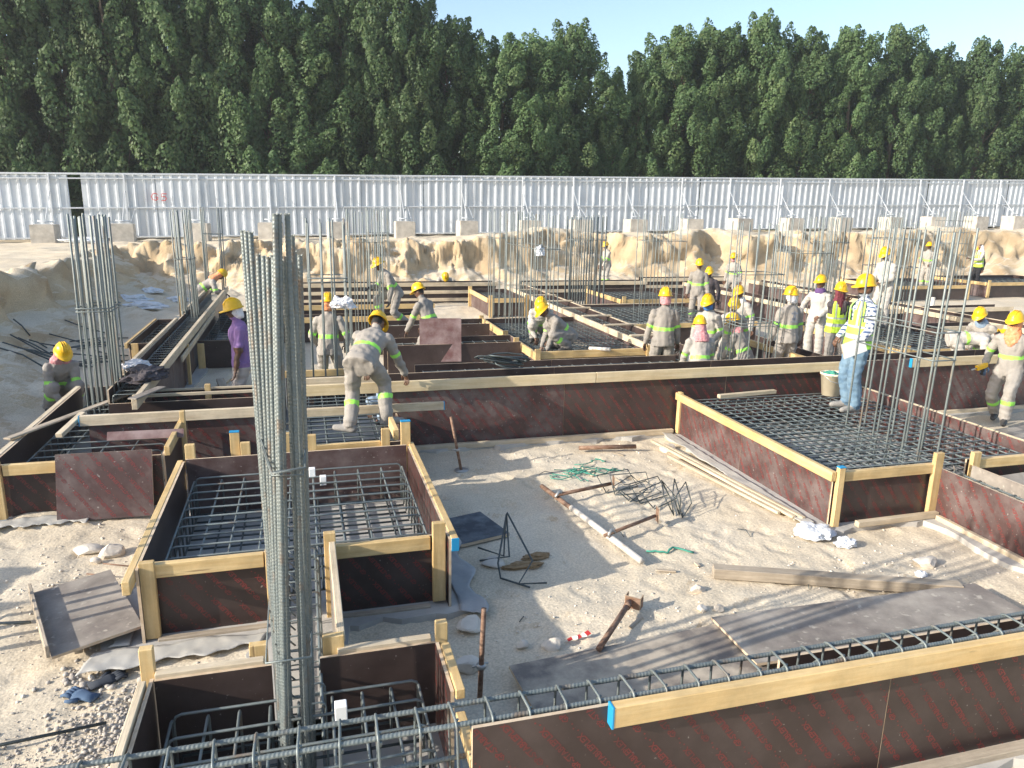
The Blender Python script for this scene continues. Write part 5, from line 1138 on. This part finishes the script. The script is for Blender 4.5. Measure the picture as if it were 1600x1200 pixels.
wires('bar_offcut', 'grey bar lying on the sand left of the propped sheet', [[(-2.8, 5.85, .02), (-2.05, 5.72, .03)]], .011, 'rebar'); wires('bar_offcut', 'thin bar lying among the grit left of the near form', [[(-2.4, 4.25, .03), (-1.25, 4.38, .03)]], .010)
wires('bar_offcut', 'rusty thin rod on the sand behind the propped sheet', [[(-1.85, 6.45, .02), (-1.62, 6.36, .02)], [(-1.76, 6.62, .02), (-1.5, 6.5, .02)]], .006, 'rust_pipe')
L_ = []
for q in range(9):
    cx, cy, a = 2.62 + rr.uniform(-.12, .12), 9.75 + rr.uniform(-.05, .05), rr.uniform(0, 3.1); R1, R2 = rr.uniform(.2, .34), rr.uniform(.06, .12)
    L_.append([(cx + R1 * math.cos(k_ * .63 + a) , cy + R2 * math.sin(k_ * .63 + a), .97 + .06 * math.sin(k_ * .63) + q * .008) for k_ in range(9)])
wires('cable_coil', 'tangled dark coil of cable lying on top of the long straight wall', L_, .012, 'rebar_dark', 'cable')
L_ = []
for q in range(26):
    x, y, a, l_ = rr.gauss(-4.6, .5), rr.gauss(15.6, 1.0), rr.uniform(-.5, .6), rr.uniform(.3, 1.3); L_.append([(x, y, gz(x, y) + .04), (x + l_ * .5 * math.cos(a), y + l_ * .5 * math.sin(a), gz(x + l_ * .5, y) + .07), (x + l_ * math.cos(a), y + l_ * math.sin(a), gz(x + l_ * math.cos(a), y + l_ * math.sin(a)) + .04)])
wires('scrap_bars', 'scattered scrap rods and sticks at the foot of the left bank', L_, .014, 'rebar_dark', 'scrap')
# twine, tape, plastic, gloves, fibre
def squiggle(label, pts, r, m, name, cat):
    P = [Vector(p) for p in pts]; out = []
    for a, b in zip(P[:-1], P[1:]):
        for q in range(5): v = a.lerp(b, q / 5); v += Vector((rr.uniform(-.012, .012), rr.uniform(-.012, .012), 0)); v.z = gz(v.x, v.y) + .012 + abs(rr.gauss(0, .008)); out.append(v)
    return tag(tube(None, name, out, r, m, 5), label, cat)
t = thing('green_twine', (2.9, 7.9, 0), 'tangle of green twine near the long straight wall', 'twine')
for q in range(9):
    a0 = Vector((2.9 + rr.uniform(-.2, .2), 7.9 + rr.uniform(-.2, .2), 0)); pts = [a0]
    for s_ in range(9): n_ = pts[-1] + Vector((rr.uniform(-.05, .14), rr.uniform(-.10, .10), 0)); pts.append(n_)
    for v in pts: v.z = gz(v.x, v.y) + .015 + rr.random() * .02
    tube(t, 'strand', pts, .006, 'green_twine', 5)
squiggle('short green twine strip on the open sand', [(2.95, 5.78), (3.12, 5.70), (3.22, 5.76), (3.42, 5.62)] and [(2.95, 5.78, 0), (3.12, 5.70, 0), (3.22, 5.76, 0), (3.42, 5.62, 0)], .010, 'green_twine', 'green_twine', 'twine')
squiggle('green twine looped over the end of the long weathered beam', [(4.98, 4.75, 0), (4.93, 4.55, 0), (5.0, 4.30, 0)], .009, 'green_twine', 'green_twine', 'twine')
def crumple(x, y, z, sx, sy, sz, m, label, name, cat, seed=0, group=None):
    bm = bmesh.new(); bmesh.ops.create_icosphere(bm, subdivisions=4, radius=1)
    for v in bm.verts:
        n_ = noise.noise(v.co * 1.6 + Vector((seed, 0, 0))) * .45 + noise.noise(v.co * 4 + Vector((0, seed, 0))) * .28 + abs(noise.noise(v.co * 8 + Vector((0, 0, seed)))) * .2
        c = v.co * (1 + n_); v.co = Vector((c.x * sx, c.y * sy, max(c.z, -.3) * sz))
    me = bpy.data.meshes.new(name); bm.to_mesh(me); bm.free(); me.materials.append(MATS[m]); o = link(name, me, None, Matrix.Translation((x, y, z))); return tag(o, label, cat, group)
crumple(4.72, 5.72, gz(4.72, 5.72) + .03, .16, .16, .07, 'white_bag', 'crumpled clear plastic at the corner of the large form', 'plastic_sheet', 'plastic', 2); crumple(4.86, 5.45, gz(4.86, 5.45) + .03, .09, .07, .05, 'white_bag', 'small scrap of plastic beside the crumpled one', 'plastic_scrap', 'plastic', 4)
crumple(5.1, 4.78, gz(5.1, 4.78) + .02, .05, .04, .03, 'white_bag', 'pink and white scrap beside the weathered beam end', 'plastic_scrap', 'plastic', 9)
for q, (x, y, s) in enumerate(((-4.7, 23.4, .45), (-4.2, 22.3, .5), (-3.7, 24.6, .32), (-4.5, 25.2, .3))): crumple(x, y, gz(x, y) + .05, s, s * .6, .12, 'white_bag', 'torn pale plastic bag on the floor under the left bank', 'plastic_bag', 'bag', 12 + q, 'bags under the left bank')
crumple(-7.6, 31.2, gz(-7.6, 31.2) + .05, .7, .25, .12, 'white_bag', 'white plastic crumpled between two ballast blocks', 'plastic_bag', 'bag', 31)
def glove(x, y, a, m, label):
    t = thing('work_glove', (x, y, gz(x, y)), label, 'glove'); mb = MB(); d = Vector((math.cos(a), math.sin(a), 0)); s = Vector((-d.y, d.x, 0)); u = Vector((0, 0, 1)); c = Vector((0, 0, .022))
    loft(mb, [(c - d * .10, s * .045, u * .016), (c - d * .04, s * .038, u * .018), (c + d * .02, s * .052, u * .022), (c + d * .055, s * .048, u * .016)], 12)
    link('palm', mb.mesh('palm', m, True), t)
    for q in range(4): b_ = c + d * .05 + s * (-.036 + .024 * q); tube_o = link('finger', fast_mesh('finger', *tube_vf([b_, b_ + d * .045 + u * .01, b_ + d * (.07 + .01 * (q % 2)) - u * .008], [.014, .013, .010], 7), m, smooth=True), t)
    link('finger', fast_mesh('finger', *tube_vf([c - d * .01 + s * .045, c + d * .03 + s * .075, c + d * .055 + s * .08], [.015, .014, .01], 7), m, smooth=True), t)
glove(-1.36, 4.86, .5, 'glove_dark', 'dark work glove dropped near the propped sheet'); glove(-1.47, 4.74, 2.6, 'glove_blue', 'bluish work glove beside the dark one')
crumple(1.75, 5.75, gz(1.75, 5.75) + .01, .17, .05, .03, 'fibre', 'brown fibre clump lying in the form shadow', 'fibre_clump', 'fibre', 51); crumple(1.92, 5.88, gz(1.92, 5.88) + .01, .13, .05, .03, 'fibre', 'second brown fibre tuft next to the clump', 'fibre_clump', 'fibre', 53)
crumple(-2.0, 10.35, .86, .22, .35, .10, 'dark_cloth', 'dark jacket heaped on the beam form behind the left column bars', 'jacket', 'jacket', 61); crumple(-2.2, 10.75, .90, .16, .2, .07, 'scarf_white', 'pale cloth heaped on the dark jacket', 'cloth', 'cloth', 63)
crumple(4.85, 15.2, 2.1, .10, .08, .16, 'white_bag', 'white bag hung on the wall column bars', 'hung_bag', 'bag', 71)
crumple(.55, 11.1, 1.62, .16, .12, .12, 'scarf_white', 'pale cloth bundle hung on bars above the orange scarf worker', 'hung_cloth', 'cloth', 74)
tp = thing('barrier_tape', (1.85, 4.58, 0), 'scrap of red and white tape on the sand', 'tape')
for q in range(5):
    x = 1.76 + q * .036; ply(tp, (x, 4.575 + .012 * (q % 2), gz(x, 4.58) + .012 + .006 * q), (.036, .012 * (1 - 2 * (q % 2)), .006), (.0, .02 + .004 * q, .012), .003, 'red_paint' if q % 2 == 0 else 'white_paper', name='strip')
# pale sheeting strips along the form feet
def strip(pts_a, pts_b, z, m, label, name='membrane_strip'):
    V = []; F = []; n = len(pts_a)
    for (a, b) in zip(pts_a, pts_b):
        for q in range(9): t_ = q / 8; x = a[0] + (b[0] - a[0]) * t_; y = a[1] + (b[1] - a[1]) * t_; V.append((x, y, max(gz(x, y), .035) + z + .012 * noise.noise(Vector((x * 9, y * 9, 0))) + .006 * noise.noise(Vector((x * 31, y * 23, 0)))))
    for i_ in range(n - 1):
        for q in range(8): F.append((i_ * 9 + q, i_ * 9 + q + 1, i_ * 9 + q + 10, i_ * 9 + q + 9))
    me = fast_mesh(name, V, F, m, smooth=True); o = link(name, me); md = o.modifiers.new('thick', 'SOLIDIFY'); md.thickness = .003; return tag(o, label, 'membrane')
n_ = 48
strip([(1.06 + .02 * math.sin(k_ / 4), 5.1 + 1.75 * k_ / n_) for k_ in range(n_ + 1)], [(1.28 - .0 * k_ + .05 * math.sin(k_ * .43) - .08 * abs(k_ / n_ - .5), 5.0 + 1.9 * k_ / n_) for k_ in range(n_ + 1)], .012, 'grey_sheet', 'grey membrane strip lying along the shaded side of the square form')
strip([(-1.5 + 1.15 * k_ / n_, 5.16 + .02 * math.sin(k_ / 4)) for k_ in range(n_ + 1)], [(-1.55 + 1.15 * k_ / n_, 4.90 + .022 * (math.sin(k_ * .33) + .5 * math.sin(k_ * .9)) + .1 * k_ / n_) for k_ in range(n_ + 1)], .012, 'sheeting', 'pale membrane strip on the sand in front of the square form')
strip([(-3.1 + 1.0 * k_ / n_, 7.74) for k_ in range(n_ + 1)], [(-3.1 + 1.0 * k_ / n_, 7.55 + .03 * (math.sin(k_ * .5) + .6 * math.sin(k_ * 1.3))) for k_ in range(n_ + 1)], .015, 'sheeting', 'pale membrane edge in front of the weathered form')
strip([(-1.28, 5.2 + 1.4 * k_ / n_) for k_ in range(n_ + 1)], [(-1.42 + .03 * (math.sin(k_ * .5) + .6 * math.sin(k_ * 1.3)), 5.2 + 1.4 * k_ / n_) for k_ in range(n_ + 1)], .012, 'sheeting', 'pale membrane along the left foot of the square form')
strip([(4.86, 5.9 + 3.1 * k_ / n_) for k_ in range(n_ + 1)], [(4.70 + .02 * math.sin(k_ * .55), 5.9 + 3.1 * k_ / n_) for k_ in range(n_ + 1)], .012, 'sheeting', 'pale membrane along the left foot of the large form')
# bucket, papers, drill, spacers, flask
bk = thing('bucket', (6.62, 8.05, .5), 'cream plastic bucket standing on the dense rebar grid', 'bucket')
n = 20; V = []; F = []
prof = [(.0, .0), (.105, .0), (.14, .26), (.150, .26), (.150, .285), (.138, .285), (.10, .02), (0, .02)]
for (r_, z_) in prof:
    for q in range(n): a = 2 * math.pi * q / n; V.append((r_ * math.cos(a), r_ * math.sin(a), z_))
for i_ in range(len(prof) - 1):
    for q in range(n): F.append((i_ * n + q, i_ * n + (q + 1) % n, (i_ + 1) * n + (q + 1) % n, (i_ + 1) * n + q))
link('pail', fast_mesh('pail', V, F, 'bucket_cream', smooth=True), bk)
tube(bk, 'handle', [(6.62 - .15, 8.05, .77), (6.62 - .10, 7.95, .70), (6.62, 7.91, .67), (6.62 + .10, 7.95, .70), (6.62 + .15, 8.05, .77)], .005, 'galv', 6)
bk.location = (7.28, 8.85, .505); bk.scale = (1.15, 1.15, 1.15)
crumple(7.24, 8.82, .81, .10, .09, .05, 'green_twine', 'green cloth in the cream bucket', 'green_cloth', 'cloth', 81)
pp = ply(None, (6.56, 7.80, 1.27), (.31, -.02, .10), (-.03, .02, .19), .014, 'white_paper', name='paper_sheets'); tag(pp, 'white paper sheets held by the man in checked shirt', 'papers')
dr = thing('power_drill', (9.80, 8.75, .80), 'yellow and black cordless drill in the walking worker hand', 'drill')
timber(dr, (9.70, 8.70, .83), (9.90, 8.72, .87), .055, .07, 'hat_yellow', 'housing'); timber(dr, (9.85, 8.72, .85), (9.84, 8.72, .72), .045, .05, 'black_plastic', 'grip'); tube(dr, 'bit', [(9.70, 8.70, .83), (9.60, 8.69, .81)], .012, 'galv', 8)
for q, (x, y, z) in enumerate(((.08, 7.12, .44), (.06, 3.35, .62), (-.02, 7.2, .50))): tag(timber(None, (x, y, z), (x + .06, y, z), .06, .09, 'white_paper', 'cover_spacer'), 'white block spacer tied beside the thick column bars', 'spacer', 'white spacers by the thick column')
fl_ = thing('water_flask', (8.98, 10.15, 0), 'dark water flask with cream cup in front of the lime vest worker', 'flask')
tube(fl_, 'body', [(8.98, 10.15, .62), (8.98, 10.15, .92), (8.98, 10.15, .98)], [.075, .075, .04], 'black_plastic', 12); tube(fl_, 'cap', [(8.98, 10.15, .98), (8.98, 10.15, 1.05)], .04, 'bucket_cream', 12)
tube(fl_, 'cup', [(8.86, 10.05, .62), (8.86, 10.05, .84)], .05, 'bucket_cream', 12); fl_.location.z = .62
for o in bpy.data.objects:
    if o.name.startswith('water_flask'): pass

# small litter of the trade on the sand
for q in range(16):
    x, y = rr.uniform(1.3, 5.6), rr.uniform(4.6, 8.7); a = rr.uniform(0, 3.1); l_ = rr.uniform(.06, .22)
    if q % 2: tag(timber(None, (x, y, gz(x, y) + .012), (x + l_ * math.cos(a), y + l_ * math.sin(a), gz(x, y) + .014), .03, .016, 'timber_grey', 'wood_chip'), 'splinter of wood lying on the sand of the open bay', 'wood chip', 'splinters on the sand')
    else: tag(tube(None, 'tie_wire', [(x, y, gz(x, y) + .008), (x + l_ * .6 * math.cos(a), y + l_ * .6 * math.sin(a), gz(x, y) + .03), (x + l_ * math.cos(a + .3), y + l_ * math.sin(a + .3), gz(x, y) + .01)], .004, 'rebar_dark', 5), 'offcut of thin dark tie wire on the sand of the open bay', 'wire', 'tie wire offcuts')

# ------------------------------------------------------------------ morning haze
hm_ = bpy.data.materials.new('haze'); hm_.use_nodes = True; t_ = hm_.node_tree; t_.nodes.remove(t_.nodes['Principled BSDF'])
pv = t_.nodes.new('ShaderNodeVolumePrincipled'); pv.inputs['Color'].default_value = (.90, .94, 1, 1); pv.inputs['Density'].default_value = .0009; pv.inputs['Anisotropy'].default_value = .2
t_.links.new(pv.outputs[0], t_.nodes['Material Output'].inputs['Volume']); MATS['haze'] = hm_
hb = MB(); hb.box((-60, -25, -1.2), (75, 70, 16)); ho = link('haze', hb.mesh('haze', 'haze')); ho['kind'] = 'stuff'; tag(ho, 'thin pale morning haze in the air over the site', 'haze')
